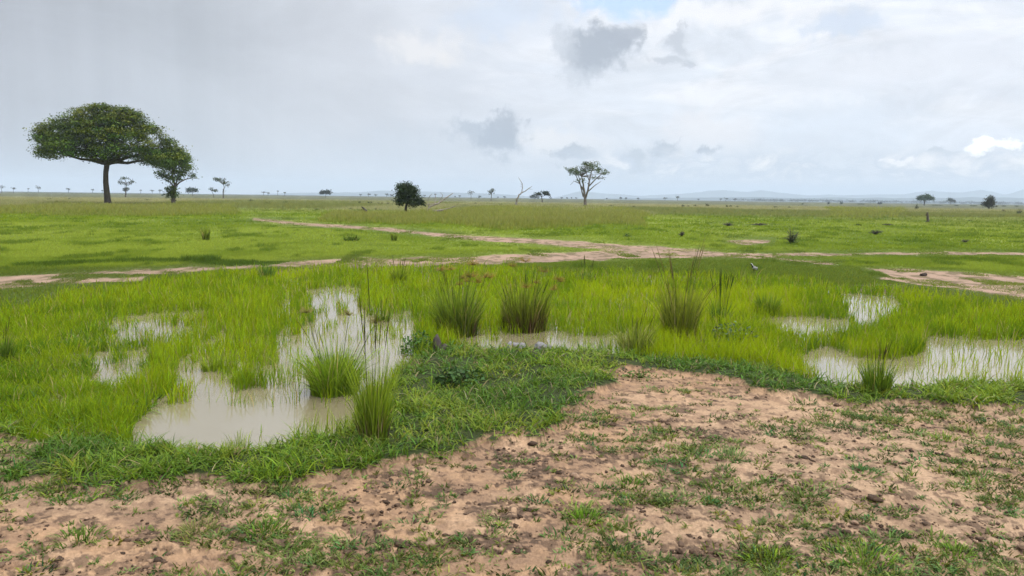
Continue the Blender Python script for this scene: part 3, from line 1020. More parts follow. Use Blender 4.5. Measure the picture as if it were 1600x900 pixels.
def build_soil_tufts():
    # sparse creeping tufts over the trampled soil
    u, v = rng.uniform(-300, 1900, 15000), rng.uniform(575, 1000, 15000)
    x, y = ground(u, v)
    z, m = terrain(x, y)
    d = m['d']
    patch = fbm(x * 1.5, y * 1.7, 4, 141)
    want = .26 + .74 * sstep(.49, .64, patch + .10 * sstep(700, 880, v) + .05 * sstep(900, 1300, u) - .08 * sstep(760, 600, v))
    k = (m['soil'] > 0) & (rng.random(len(u)) < want * (d / 11) ** 1.2)
    x, y, u, v, want = x[k], y[k], u[k], v[k], want[k]
    nt = len(x)
    size = (.28 + .8 * rng.random(nt) ** 2.5) * (.6 + .5 * want)
    cnt = (6 + 26 * size).astype(int)
    idx = np.repeat(np.arange(nt), cnt)
    n = len(idx)
    r = rng.random(n) ** .6 * .085 * size[idx]
    a = rng.random(n) * 2 * np.pi
    stretch = 1 + 1.2 * rng.random(nt)
    px, py = x[idx] + r * np.cos(a) * stretch[idx], y[idx] + r * np.sin(a)
    pz = terrain_z(px, py)
    H = (.022 + .045 * rng.random(n)) * (.6 + .7 * size[idx])
    lean = .5 + .9 * rng.random(n)
    tone = vary((.10, .15, .028), nt, .35, .2)
    tone = lerp(tone, vary((.17, .21, .055), nt, .2, .1), (rng.random(nt) < .3) * 1.0)
    col = tone[idx] * (1 + .2 * rng.normal(size=(n, 1))).clip(.5, 1.6)
    o = blades('soil_grass', np.stack([px, py, pz - .004], 1), H, .007 + .009 * rng.random(n), lean, col, M_MAT, 3, curve=1.3, droop=.5,
               leandir=a + rng.normal(size=n) * .7)
    tag(o, 'scattered low green grass sprouting from the trampled soil', 'grass', kind='stuff')
    # crumbs of dirt and dung
    n = 26000
    u, v = rng.uniform(-200, 1800, n), rng.uniform(578, 985, n)
    x, y = ground(u, v)
    z, m = terrain(x, y)
    mudn = fbm(x * 2.2, y * 3.4, 6, 62, .7)
    k = (m['soil'] > 2) & (rng.random(n) < (.05 + .95 * sstep(.52, .57, mudn)) * (m['d'] / 9) ** 1.0)
    x, y, z = x[k], y[k], z[k]
    n = len(x)
    tmpl = []
    for q in range(12):
        lb = MB()
        lb.lump((0, 0, 0), (1, 1, 1), q * 7 + 1, (0, 0, 0), 7, 5, .9)
        tmpl.append((lb.V[0], lb.Q[0]))
    tv = np.stack([a for a, _ in tmpl])[rng.integers(0, 12, n)]
    sz = rng.choice([.004, .005, .006, .008, .010, .014, .02], n, p=[.24, .24, .2, .17, .10, .04, .01]) * rng.uniform(.8, 1.4, n)
    sc = np.stack([sz * rng.uniform(.9, 2.0, n), sz * rng.uniform(.9, 1.7, n), sz * .75], 1)
    ra = rng.random(n) * 6.28
    tv = tv * sc[:, None]
    tv = np.stack([tv[..., 0] * np.cos(ra)[:, None] - tv[..., 1] * np.sin(ra)[:, None], tv[..., 0] * np.sin(ra)[:, None] + tv[..., 1] * np.cos(ra)[:, None], tv[..., 2]], -1)
    tv = tv + np.stack([x, y, z + sz * .3], 1)[:, None]
    g = rng.uniform(.5, 1.5, (n, 1))
    cc = np.where(rng.random((n, 1)) < .8, np.array([[.095, .06, .038]]), np.array([[.24, .155, .10]])) * g
    nv = tv.shape[1]
    b = MB()
    b.add(tv.reshape(-1, 3), (tmpl[0][1][None] + (np.arange(n) * nv)[:, None, None]).reshape(-1, 4), None, np.repeat(cc, nv, 0))
    tag(b.build('dirt_crumbs', M_DIRT), 'dark crumbs of dirt and dung on the trampled soil', 'dirt', kind='stuff')


build_pond_grass()
build_bank_grass()
build_meadow()
build_tall_grass()
build_soil_tufts()


# ------------------------------------------------------------------ tussocks, weeds
def at_pix(u, v):
    x, y = ground(u, v)
    return float(x), float(y), float(terrain_z(x, y)[0]), float(y * CP + CAM_H * SP) / FPX


def tussock(u, v, wpx, hpx, n, label, cols=((.09, .15, .02), (.14, .21, .025)), spread=.5, dead=0, stalks=0, stalk_px=0, stalk_spread=.15, heads=0, head_col=(.36, .25, .05),
            stiff=1.9, name='grass_tussock', bladew=1.0, base=None, stalk_col=(.07, .10, .02), headpx=(0, 0), cat='grass tussock'):
    x, y, z, s = at_pix(u, v)
    z = max(z, -.06)
    t = empty(name, (x, y, z), 0, label, cat)
    w, h = wpx * s, hpx * s
    d = s * FPX

    def fan(n, r0, H, W, ln, col, tip=None, S=4, curve=1.9, droop=.3):
        a = rng.random(n) * 2 * np.pi
        r = np.sqrt(rng.random(n)) * r0
        P = np.stack([r * np.cos(a), r * np.sin(a), np.full(n, -.01)], 1)
        la = a + rng.normal(size=n) * .5
        lean = ln * (.15 + .75 * (r / r0) ** 1.5) * (.4 + rng.random(n))
        return P, H, W, lean, la
    r0 = w * .38
    H = h * .95 * (.38 + .64 * rng.random(n)) * rng.choice([.8, 1, 1, 1.15], n)
    P, H, W, lean, la = fan(n, r0, H, np.maximum(.006, d * .0009) * bladew * 1.25 * (.6 + .8 * rng.random(n)), spread, None)
    pick = rng.random(n)[:, None]
    c = np.asarray(cols[0]) * (1 - pick) + np.asarray(cols[1]) * pick
    c = c * (1 + .25 * rng.normal(size=(n, 1))).clip(.4, 1.8)
    dry = rng.random(n) < .05
    c[dry] = vary((.33, .28, .13), dry.sum(), .2, .05)
    b0 = c if base is None else lerp(c, vary(base, n, .3, .1), np.full(n, .9))
    blades('leaves', P, H, W, lean, b0, M_MAT, 5, c * np.array([1.75, 1.6, 1.1]), t, leandir=la, curve=stiff, droop=.5)
    if dead:
        nd = dead
        P, Hd, W, lean, la = fan(nd, r0 * 1.05, h * (.12 + .28 * rng.random(nd)), np.maximum(.008, d * .001) * np.ones(nd), spread * .9, None)
        c = vary((.115, .065, .04), nd, .35, .1)
        pale = rng.random(nd) < .2
        c[pale] = vary((.34, .27, .15), pale.sum(), .2, .05)
        blades('dead_base', P, Hd, W, lean, c, M_DRY, 3, None, t, leandir=la)
    if stalks:
        ns = stalks
        Hs = stalk_px * s * (.55 + .36 * rng.random(ns))
        P, Hs, W, lean, la = fan(ns, r0 * .6, Hs, np.maximum(.005, d * .0006) * np.ones(ns), stalk_spread, None)
        c = vary(stalk_col, ns, .2, .1)
        b = MB()
        for i in range(ns):
            ts = np.linspace(0, 1, 6)
            pts = np.stack([P[i, 0] + np.cos(la[i]) * lean[i] * Hs[i] * ts ** 1.7, P[i, 1] + np.sin(la[i]) * lean[i] * Hs[i] * ts ** 1.7, Hs[i] * ts * (1 - .1 * lean[i] * ts)], 1)
            b.tube(pts, W[i] * np.array([.36, .34, .32, .28, .24, .15]), 4, c[i])
            # seed spike
            b.tube(pts[-1] + (pts[-1] - pts[-2]) * np.array([[-.9], [-.3], [.5], [1.1]]), W[i] * np.array([.3, .75, .65, .15]), 5, c[i] * np.array([1.3, .95, .9]))
        b.build('stalks', M_MAT, t)
    for k in range(heads):
        # sedge umbels: thin stem and a spray of short orange brown rays
        b = MB()
        a = random.uniform(0, 6.28)
        hh = s * random.uniform(*headpx)
        out = random.uniform(.2, 1.0) * w * .75
        top = np.array([math.cos(a) * out, math.sin(a) * out, hh])
        root = np.array([math.cos(a) * r0 * .4, math.sin(a) * r0 * .4, 0])
        mid = (top + root) / 2 + np.array([0, 0, hh * .12])
        q = np.linspace(0, 1, 6)[:, None]
        b.tube(root * (1 - q) ** 2 + 2 * mid * q * (1 - q) + top * q ** 2, np.linspace(.005, .003, 6), 4, (.12, .16, .03))
        hc = np.asarray(head_col) * random.uniform(.75, 1.25)
        nr = 26
        dirs = rng.normal(size=(nr, 3))
        dirs[:, 2] = np.abs(dirs[:, 2]) * .7 + .1
        dirs /= np.linalg.norm(dirs, axis=1, keepdims=True)
        L = random.uniform(.07, .13)
        for dv in dirs:
            b.tube([top, top + dv * L * .6, top + dv * L], [.0022, .0028, .0012], 3, hc * .9)
        tips = top + dirs[rng.integers(0, nr, 90)] * L * rng.uniform(.5, 1.1, (90, 1)) + rng.normal(size=(90, 3)) * .01
        b.leaves(tips, .008, hc * rng.uniform(.7, 1.3, (90, 1)), 0, .45)
        b.build('flower_head', M_MAT, t)
    return t


tussock(820, 511, 84, 84, 900, 'thick sedge tussock with dark reddish brown base in the middle of the pond', ((.10, .16, .015), (.16, .235, .018)), .36, 420, 14, 100, .3, 9, headpx=(66, 108), bladew=.9, base=(.085, .045, .03))
tussock(716, 518, 82, 96, 900, 'broad green sedge tussock left of the brown based tussock, with orange flower heads', ((.10, .18, .018), (.18, .26, .02)), .46, 150, 8, 110, .3, 10, headpx=(72, 118), base=(.08, .10, .03))
tussock(1062, 528, 62, 112, 620, 'tall narrow tussock with long leaning seed stalks standing right of centre', ((.10, .135, .018), (.18, .21, .03)), .42, 170, 16, 150, .4, bladew=.85, stalk_col=(.12, .12, .04))
tussock(992, 550, 60, 66, 380, 'small loose tussock at the water edge left of the tall stalked tussock', ((.10, .15, .02), (.20, .23, .05)), .6, 60, 6, 85, .3)
tussock(1126, 505, 34, 52, 90, 'sparse dark tussock of upright reed stalks right of the tall stalked tussock', ((.06, .12, .018), (.10, .17, .02)), .5, 0, 16, 90, .16, stalk_col=(.05, .10, .015))
tussock(522, 606, 96, 100, 900, 'lush bright green tussock rising from the big pool', ((.085, .17, .016), (.19, .28, .02)), .75, 0, 7, 115, .35, 3, headpx=(110, 135), head_col=(.30, .26, .08))
tussock(584, 698, 58, 168, 420, 'dark stalky tussock with tall thin spikes beside the big pool', ((.10, .17, .016), (.2, .28, .02)), .40, 120, 8, 265, .12, stalk_col=(.045, .06, .015), bladew=.8)
tussock(1199, 488, 44, 44, 320, 'dark green tussock in bright grass below the bird', ((.09, .16, .016), (.15, .22, .02)), .45)
tussock(623, 443, 30, 38, 240, 'small round tussock on the far side of the pond before the sandy track', ((.10, .16, .016), (.17, .22, .02)), .4, 60, 4, 50, .2)
tussock(1369, 618, 52, 62, 420, 'spiky dark tussock on the near bank before the right pool', ((.07, .13, .016), (.14, .22, .02)), .42, 60, 12, 78, .3, stalk_col=(.06, .08, .02))
tussock(4, 566, 34, 62, 260, 'dark spiky tussock cut off by the left edge of the photo', ((.05, .10, .015), (.10, .16, .02)), .35, 60, 8, 75, .25, stalk_col=(.06, .06, .02))
tussock(371, 694, 50, 44, 70, 'thin little tuft standing alone in the front of the big pool', ((.13, .20, .02), (.20, .27, .03)), .5)
tussock(376, 590, 40, 26, 130, 'low grass tuft on its own in the middle of the big pool', ((.13, .21, .02), (.22, .30, .03)), .6)
tussock(332, 572, 44, 36, 170, 'grass tuft between the left pools, before the narrow channel', ((.13, .21, .02), (.22, .30, .02)), .55)
tussock(598, 497, 30, 26, 110, 'small dark tuft in the water left of the orange headed tussock', ((.08, .15, .02), (.13, .2, .02)), .5, 0, 4, 40, .3)
tussock(416, 436, 26, 32, 170, 'dark blue green tussock at the far left shore of the pond', ((.05, .11, .03), (.10, .17, .03)), .4)
tussock(916, 440, 36, 26, 170, 'dark tuft behind the bright pond grass, near the track fork', ((.06, .12, .03), (.10, .17, .03)), .55, 0, 4, 45, .2)
tussock(322, 375, 13, 26, 90, 'tall lone grass clump on the open meadow below the small twisted tree', ((.10, .15, .02), (.16, .20, .03)), .3)
tussock(616, 376, 10, 16, 70, 'little upright grass clump beside the upper track', ((.09, .14, .02), (.15, .19, .03)), .3)
tussock(549, 376, 32, 13, 160, 'low dark grass clump on the meadow under the upper track', ((.07, .12, .02), (.12, .17, .03)), .8)
# the largest tufts on the bare soil
for tu, tv, tw, th, tn, tl, tc in [
    (912, 815, 66, 26, 150, 'round leafy green tuft alone on bare soil at the bottom centre', (.10, .19, .02)),
    (984, 760, 52, 20, 120, 'dark green tuft just behind the round leafy tuft on the soil', (.07, .14, .02)),
    (1142, 718, 58, 20, 150, 'grey green grass tuft on the soil below the tall stalked tussock', (.13, .19, .07)),
    (1206, 880, 110, 24, 260, 'large bright tuft at the bottom edge, left of the largest soil tuft', (.13, .21, .02)),
    (1352, 878, 140, 26, 320, 'largest spreading grass tuft on the soil at the bottom right', (.12, .21, .025)),
    (1492, 868, 70, 20, 150, 'bright tuft on a bare patch near the bottom right corner', (.12, .21, .03)),
    (1476, 688, 46, 16, 100, 'bright small tuft on the soil before the right pool', (.14, .22, .03)),
    (310, 830, 66, 24, 140, 'dry brownish green tuft on the soil at lower left', (.15, .16, .06)),
    (412, 832, 70, 24, 170, 'dark green tuft right of the dry brownish tuft', (.08, .15, .02)),
    (126, 845, 90, 26, 170, 'dark spreading tuft near the bottom left corner', (.07, .13, .02)),
]:
    tussock(tu, tv, tw, th, tn, tl, (tc, tuple(q * 1.4 for q in tc)), 1.1, name='grass_tuft', stiff=1.4, bladew=1.15, cat='grass tuft')


def weed(u, v, wpx, hpx, n, label, col, leaf=.035, name='leafy_weed', cat='weed', stems=12):
    x, y, z, s = at_pix(u, v)
    z = max(z, -.05)
    t = empty(name, (x, y, z), 0, label, cat)
    w, h = wpx * s, hpx * s
    b = MB()
    for i in range(stems):
        a = random.uniform(0, 6.28)
        o = random.uniform(.1, .5) * w
        hh = h * random.uniform(.5, .95) * (1 - .5 * (o / (.6 * w)) ** 2)
        b.tube([(0, 0, -.01), (math.cos(a) * o * .5, math.sin(a) * o * .5, hh * .6), (math.cos(a) * o, math.sin(a) * o, hh)], [.006, .004, .002], 4, (.09, .11, .03))
    b.build('stems', M_MAT, t)
    P = rng.normal(size=(n, 3))
    P /= np.linalg.norm(P, axis=1, keepdims=True)
    P[:, 2] = np.abs(P[:, 2])
    P *= (rng.random((n, 1)) ** .4) * np.array([w / 2, w / 2, h])
    P *= (.75 + .5 * fbm(P[:, 0] * 5 / w + 3, P[:, 2] * 5 / w + P[:, 1] * 3 / w, 3, int(u))[:, None])
    l = MB()
    l.leaves(P, leaf * rng.uniform(.6, 1.3, n), vary(col, n, .25, .1), .5, .5)
    l.build('leaves', M_LEAF, t)
    return t


weed(654, 548, 58, 36, 420, 'dark leafy weed beside the dark stump at the pond edge', (.055, .12, .02), .03)
weed(1142, 532, 96, 32, 620, 'grey green leafy weed patch on the bank right of the tall stalked tussock', (.10, .15, .06), .03)
weed(716, 606, 86, 24, 420, 'dark broad leaved weed patch in the bank grass below the stump', (.045, .095, .02), .035)
weed(1000, 596 - 4, 60, 12, 200, 'low weedy clump at the edge of the bare soil in the centre', (.10, .15, .03), .02)


# ------------------------------------------------------------------ trees and shrubs
def local(u, d):
    """base point at the azimuth of pixel column u, forward distance d; metres per pixel; image row of the base"""
    vb = float(hz(u)) + FPX * CAM_H / d
    x, y = ground(u, vb)
    return float(x), float(y), float(y * CP + CAM_H * SP) / FPX, vb


def crown_points(ells, s, ub, vb, n_cl, per, rc, depth=1.0):
    areas = np.array([e[2] * e[3] * (e[4] if len(e) > 4 else 1) for e in ells], float)
    cnt = np.maximum(1, np.round(n_cl * areas / areas.sum())).astype(int)
    pts, cid, k = [], [], 0
    for e, c in zip(ells, cnt):
        D = rng.normal(size=(c, 3))
        D /= np.linalg.norm(D, axis=1, keepdims=True)
        D *= rng.random((c, 1)) ** .45
        r = np.array([e[2], e[2] * depth, e[3]]) * s
        ctr = np.array([(e[0] - ub) * s, 0, (vb - e[1]) * s]) + D * r * .9
        for q in ctr:
            g = rng.normal(size=(per, 3)) * rc * np.array([1, 1, .62])
            pts.append(q + g)
            cid.append(np.full(per, k))
            k += 1
    return np.concatenate(pts), np.concatenate(cid)


def tree(u, d, ells, label, col=(.045, .075, .018), trunk=None, n_cl=30, per=14, rc=None, leaf=None, name='tree', cat='tree', group=None, limbs=5, bark=(.075, .06, .048), depth=1.0,
         extra_branches=None, vbase=None):
    x, y, s, vb = local(u, d)
    z = float(terrain_z(x, y)[0])
    t = bearing(empty(name, (x, y, z), 0, label, cat, group))
    if vbase:
        vb = vbase
    rc = rc or 2.2 * s
    leaf = leaf or max(.9 * s, .05)
    top = np.array([(ells[0][0] - u) * s, 0, (vb - ells[0][1]) * s])
    X = lambda a, b, yy=0.0: np.array([(a - u) * s, yy, (vb - b) * s])
    bm = MB()
    if trunk is None:
        hh = max(vb - ells[0][1], 1.0)
        trunk = [(u, vb + 1, max(.45, hh * .045)), (u + .1 * (ells[0][0] - u), vb - hh * .35, max(.36, hh * .034)), (ells[0][0], ells[0][1] + ells[0][3] * .3, max(.2, hh * .018))]
    if trunk:
        tp = np.array([X(a, b) for a, b, r in trunk])
        tr = np.array([r * s for a, b, r in trunk])
        ti = np.linspace(0, len(tp) - 1, max(6, 4 * len(tp)))
        tp2 = np.stack([np.interp(ti, np.arange(len(tp)), tp[:, k]) for k in range(3)], 1)
        tp2[1:-1, :2] += rng.normal(size=(len(tp2) - 2, 2)) * tr[0] * .10
        tr2 = np.interp(ti, np.arange(len(tp)), tr)
        tr2[0] *= 1.35
        bm.tube(tp2, tr2, 8, bark, .15)
        fork = tp2[int(len(tp2) * .8)]
        rf = tr2[int(len(tp2) * .8)]
        P, cid = crown_points(ells, s, u, vb, n_cl, per, rc, depth)
        if limbs:
            ctrs = np.array([P[cid == c].mean(0) for c in np.unique(cid)])
            for q in ctrs[rng.permutation(len(ctrs))[:limbs]]:
                mid = (fork + q) / 2 + np.array([0, 0, .12 * np.linalg.norm(q - fork)]) * .6 + rng.normal(size=3) * .05 * np.linalg.norm(q - fork)
                k = np.linspace(0, 1, 6)[:, None]
                bm.tube(fork * (1 - k) ** 2 + 2 * mid * k * (1 - k) + q * k ** 2, np.linspace(rf * .6, rf * .12, 6), 5, bark)
        for br in (extra_branches or []):
            bp = np.array([X(a, b, random.uniform(-1, 1) * s * 3 * (i > 0)) for i, (a, b, r) in enumerate(br)])
            bm.tube(bp, np.array([r * s for a, b, r in br]), 5, bark)
        bm.build('trunk', M_BARK, t)
    else:
        P, cid = crown_points(ells, s, u, vb, n_cl, per, rc, depth)
    P[:, 2] = np.maximum(P[:, 2], .02)
    k = int(cid.max()) + 1
    tone = vary(col, k, .22, .12)
    c = tone[cid] * rng.uniform(.75, 1.25, (len(P), 1))
    lm = MB()
    lm.leaves(P, leaf * rng.uniform(.7, 1.3, len(P)), c, .35, .55)
    lm.build('crown' if trunk else 'foliage', M_LEAF, t)
    return t


def big_tree():
    u, d = 168, 136
    x, y, s, vb = local(u, d)
    z = float(terrain_z(x, y)[0])
    t = bearing(empty('umbrella_tree', (x, y, z), 0, 'large dark green umbrella tree with a wide dome crown and single trunk', 'tree'))
    T = [(55, 242), (57, 222), (64, 207), (84, 192), (108, 181), (130, 171), (160, 163), (200, 164), (224, 174), (246, 186), (268, 206), (286, 222), (298, 236), (302, 252)]
    B = [(55, 244), (74, 252), (95, 255), (118, 249), (135, 253), (152, 259), (168, 256), (195, 252), (220, 252), (240, 258), (262, 266), (285, 262), (302, 255)]
    tx, ty = np.array(T).T
    bx, by = np.array(B).T
    C, K = [], 640
    while len(C) < K:
        q = rng.uniform(71, 296)
        e = (q - 178) / 124
        D = 62 * math.sqrt(max(0, 1 - e * e))
        yy = rng.uniform(-1, 1)
        th = math.sqrt(max(0, 1 - yy * yy))
        top, bot = np.interp(q, tx, ty) + 6, np.interp(q, bx, by) - 3
        top2 = bot + (top - bot) * th
        f = 1 - abs(rng.normal()) * .42 if rng.random() < .7 else rng.random()
        if f < 0 or rng.random() > max(.3, (bot - top) / 80):
            continue
        vv = bot + (top2 - bot) * min(f, .97) - 2
        gap = fbm(np.array([q * .06]), np.array([vv * .07 + yy * 3]), 3, 201)[0]
        if gap < .43:
            continue
        C.append(((q - u) * s, yy * D * s, (vb - vv) * s, f))
    C = np.array(C)
    per = 105
    cid = np.repeat(np.arange(K), per)
    P = C[cid, :3] + rng.normal(size=(K * per, 3)) * np.array([.85, .85, .30])
    # feathery sprays poke out of the outline
    ks = rng.permutation(K)[:200]
    sid = np.repeat(ks, 10)
    dirv = rng.normal(size=(200, 3))
    dirv[:, 2] *= .5
    dirv /= np.linalg.norm(dirv, axis=1, keepdims=True)
    tt = np.tile(np.linspace(.5, 1.35, 10), 200)[:, None]
    P = np.concatenate([P, C[sid, :3] + np.repeat(dirv, 10, 0) * tt + rng.normal(size=(2000, 3)) * .12])
    cid = np.concatenate([cid, sid])
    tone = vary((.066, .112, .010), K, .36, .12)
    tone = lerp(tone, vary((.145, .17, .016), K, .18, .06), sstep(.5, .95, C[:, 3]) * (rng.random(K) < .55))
    lm = MB()
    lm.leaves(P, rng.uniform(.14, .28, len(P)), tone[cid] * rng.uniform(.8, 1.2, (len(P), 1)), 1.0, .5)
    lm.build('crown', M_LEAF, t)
    bm = MB()
    X = lambda a, b, yy=0: np.array([(a - u) * s, yy * s, (vb - b) * s])
    tr = [(168.5, 322, 6.6), (168.5, 314, 5.6), (168, 300, 4.9), (167, 285, 4.4), (168, 270, 4.2), (170, 260, 4.3), (171.5, 252, 4.5)]
    b2 = np.array([X(a, b) for a, b, r in tr])
    bm.tube(b2, [r * s for a, b, r in tr], 12, (.085, .068, .055), .12)
    for a in range(7):
        g = a * 6.28 / 7
        bm.tube([b2[0] + np.array([math.cos(g) * 9 * s, math.sin(g) * 9 * s, -.1]), b2[0] + np.array([math.cos(g) * 5 * s, math.sin(g) * 5 * s, 3 * s]), b2[1] + np.array([math.cos(g) * 2 * s, math.sin(g) * 2 * s, 4 * s])], [.1, .28, .3], 6, (.085, .068, .055))
    bm.build('trunk', M_BARK, t, True)
    lb = MB()
    ends = [(80, 238, 10), (95, 222, -30), (110, 205, 25), (130, 190, -20), (150, 182, 40), (170, 178, -10), (195, 184, 25), (215, 200, -30), (235, 212, 20), (255, 228, -15), (275, 240, 10),
            (120, 240, 60), (205, 238, -70), (160, 225, 75), (185, 225, -80), (230, 238, 50), (110, 240, -50)]
    for a, b, yy in ends:
        p0, p2 = X(171, 256), X(a, b, yy)
        p1 = (p0 + p2) / 2 + np.array([0, 0, -.06 * abs(p2[0] - p0[0]) + .4])
        k = np.linspace(0, 1, 8)[:, None]
        c = p0 * (1 - k) ** 2 + 2 * p1 * k * (1 - k) + p2 * k ** 2
        c[1:-1] += rng.normal(size=(6, 3)) * .12
        lb.tube(c, np.linspace(.34, .06, 8), 6, (.06, .05, .042))
        for j in (3, 4, 5):
            e = c[j] + rng.normal(size=3) * np.array([2.2, 2.2, .9]) + np.array([0, 0, 1.0])
            lb.tube([c[j], (c[j] + e) / 2 + rng.normal(size=3) * .2, e], [.1, .07, .03], 4, (.06, .05, .042))
    lb.build('limbs', M_BARK, t, True)


big_tree()
tree(270, 150, [(283, 246, 20, 17), (262, 255, 19, 13), (288, 266, 18, 10), (256, 271, 10, 8), (276, 277, 22, 6, .5), (303, 276, 7, 5, .5), (270, 301, 7.5, 11, 1.6)],
     'smaller twisted tree tucked under the right side of the umbrella tree', (.075, .122, .012), [(270, 318, 3.6), (272, 305, 3.2), (275, 292, 2.6), (272, 278, 1.6), (270, 262, 1.0)],
     105, 62, .55, .2, limbs=22, bark=(.11, .085, .065), depth=.8,
     extra_branches=[[(275, 292, 1.6), (282, 285, 1.2), (292, 280, .8), (303, 278, .5), (314, 279, .25)], [(274, 293, 1.3), (266, 284, .9), (258, 281, .5), (252, 283, .2)], [(275, 292, 1.5), (279, 280, 1), (288, 268, .6)]])
tree(635, 101, [(637, 299, 13, 10), (630, 308, 12, 12), (645, 312, 14, 11), (628, 294, 8, 7), (645, 297, 9, 8), (636, 290, 7, 5), (655, 316, 6, 7, .7), (624, 316, 7, 8, .7)], 'dense dark rounded bushy tree standing alone left of centre', (.032, .052, .016),
     [(635, 335, 2.4), (634, 326, 2.0), (636, 312, 1.2)], 170, 40, .32, .13, limbs=10, bark=(.05, .04, .03), name='bushy_tree')
tree(914, 196, [(900, 268, 14, 10), (922, 262, 16, 10), (940, 270, 10, 7), (890, 268, 8, 7), (912, 258, 10, 6), (932, 278, 13, 5, .4), (905, 282, 12, 5, .4)],
     'slender open crowned tree with several pale stems right of centre', (.070, .105, .032), [(914.5, 326, 2.8), (914, 312, 2.2), (912, 298, 1.7), (909, 282, 1.0), (905, 268, .5)], 84, 26, .40, .19, limbs=28, bark=(.135, .115, .095), depth=.9,
     extra_branches=[[(914, 312, 1.7), (918, 298, 1.5), (920, 282, 1.1), (924, 264, .6)], [(912, 300, 1.2), (904, 286, .9), (897, 272, .5)], [(919, 292, 1.2), (930, 280, .8), (942, 270, .4)], [(911, 308, 1.1), (907, 294, .9), (904, 280, .6), (899, 264, .3)],
                     [(918, 300, 1), (929, 290, .6), (938, 284, .3)], [(906, 288, .7), (896, 284, .4), (890, 290, .2)], [(920, 284, .8), (914, 270, .5), (912, 256, .3)], [(930, 280, .5), (946, 278, .25)], [(938, 273, .4), (950, 268, .2)]])
tree(847, 363, [(841, 303, 6, 2.8), (850, 301.5, 7.5, 3), (856, 304, 4.5, 2)], 'flat topped dark acacia beside the leaning bare dead tree', (.022, .036, .018), [(847.5, 318, .9), (847, 312, .8), (846, 306, .5)], 40, 20, .5, .32)
tree(768, 446, [(766, 299, 6, 3.5), (771, 297, 5, 3), (768, 302, 5, 2.5, .5)], 'thin open tree left of the leaning bare dead tree', (.06, .075, .04), [(767.5, 316, .7), (767.5, 308, .6), (768, 301, .35)], 24, 11, .6, .34, bark=(.12, .1, .085))
tree(736, 640, [(736, 300.5, 5, 3), (733, 303, 3, 2, .6)], 'sparse lacy tree on the skyline right of the fallen dead tree', (.07, .075, .045), None, 14, 8, .8, .45)
tree(196, 363, [(190, 285, 5.5, 3), (198, 279.5, 8, 2.6), (206, 284, 6.5, 3.4), (199, 288, 7, 2)], 'open acacia seen beneath the umbrella tree, right of its trunk', (.05, .065, .028), [(196, 309, .8), (197, 296, .7), (198.5, 288, .5), (198, 283, .3)], 30, 13, .55, .33, limbs=9)
tree(197.5, 640, [(197.5, 295.5, 5, 2.9)], 'small dark round tree directly behind the open acacia trunk', (.03, .045, .028), None, 18, 18, .8, .55)
tree(301, 600, [(301, 296.5, 9.5, 3.6), (305, 297.5, 6, 3), (295, 298, 5, 2.4)], 'dark dome shaped tree right of the twisted tree', (.03, .05, .03), None, 44, 18, .9, .6)
tree(334, 450, [(330, 295.5, 4.5, 2.2), (337, 297.5, 6, 2.4)], 'small sparse flat acacia left of the slender feathery tree', (.055, .07, .035), None, 18, 11, .7, .38)
tree(349, 363, [(346, 281, 10, 4.5), (353, 285, 7.5, 4.5), (341, 280, 6, 3), (356, 290, 4, 2), (349, 300, 3, 1.4, .8)], 'slender feathery tree with a leafy knot on its trunk, right of the dome tree', (.055, .07, .03), [(349, 312, .9), (349, 300, .8), (351, 293, .6), (349, 284, .35)], 42, 13, .55, .33, limbs=8)
tree(509, 640, [(509, 299.5, 8.5, 3.2), (513, 301, 5, 2.6), (503, 301, 4, 2)], 'neat mushroom shaped tree alone on the skyline, left of the dark bushy tree', (.025, .04, .03), None, 44, 18, .9, .6)
tree(1444, 600, [(1444, 306.5, 9, 3.6), (1437, 309.5, 7, 3), (1452, 309.5, 7, 3), (1445, 311, 10, 2.4)], 'broad green spreading tree standing before the far wood on the right', (.045, .085, .035), [(1444, 322, 1.1), (1444, 316, .9), (1444, 310, .5)], 64, 20, 1.0, .6)
tree(1484.5, 900, [(1484.5, 312.5, 5.5, 2.6), (1488, 314, 4, 2)], 'dark small tree just right of the broad spreading tree', (.03, .045, .035), None, 20, 16, 1.3, .8)
tree(1545, 290, [(1545, 313, 9, 6), (1550, 319, 7.5, 5), (1540, 318.5, 6, 5), (1546, 309, 5, 3)], 'dark purplish round shrubby tree near the right edge', (.045, .048, .026), [(1545, 329, 1.2), (1545, 322, 1.0), (1545, 315, .6)], 80, 20, .55, .3, name='shrubby_tree')
tree(836, 1000, [(834, 306.8, 5.5, 1.9), (840, 307.2, 3, 1.6)], 'long low dark clump of trees just left of the flat topped acacia', (.025, .04, .035), None, 26, 14, 1.5, .9)

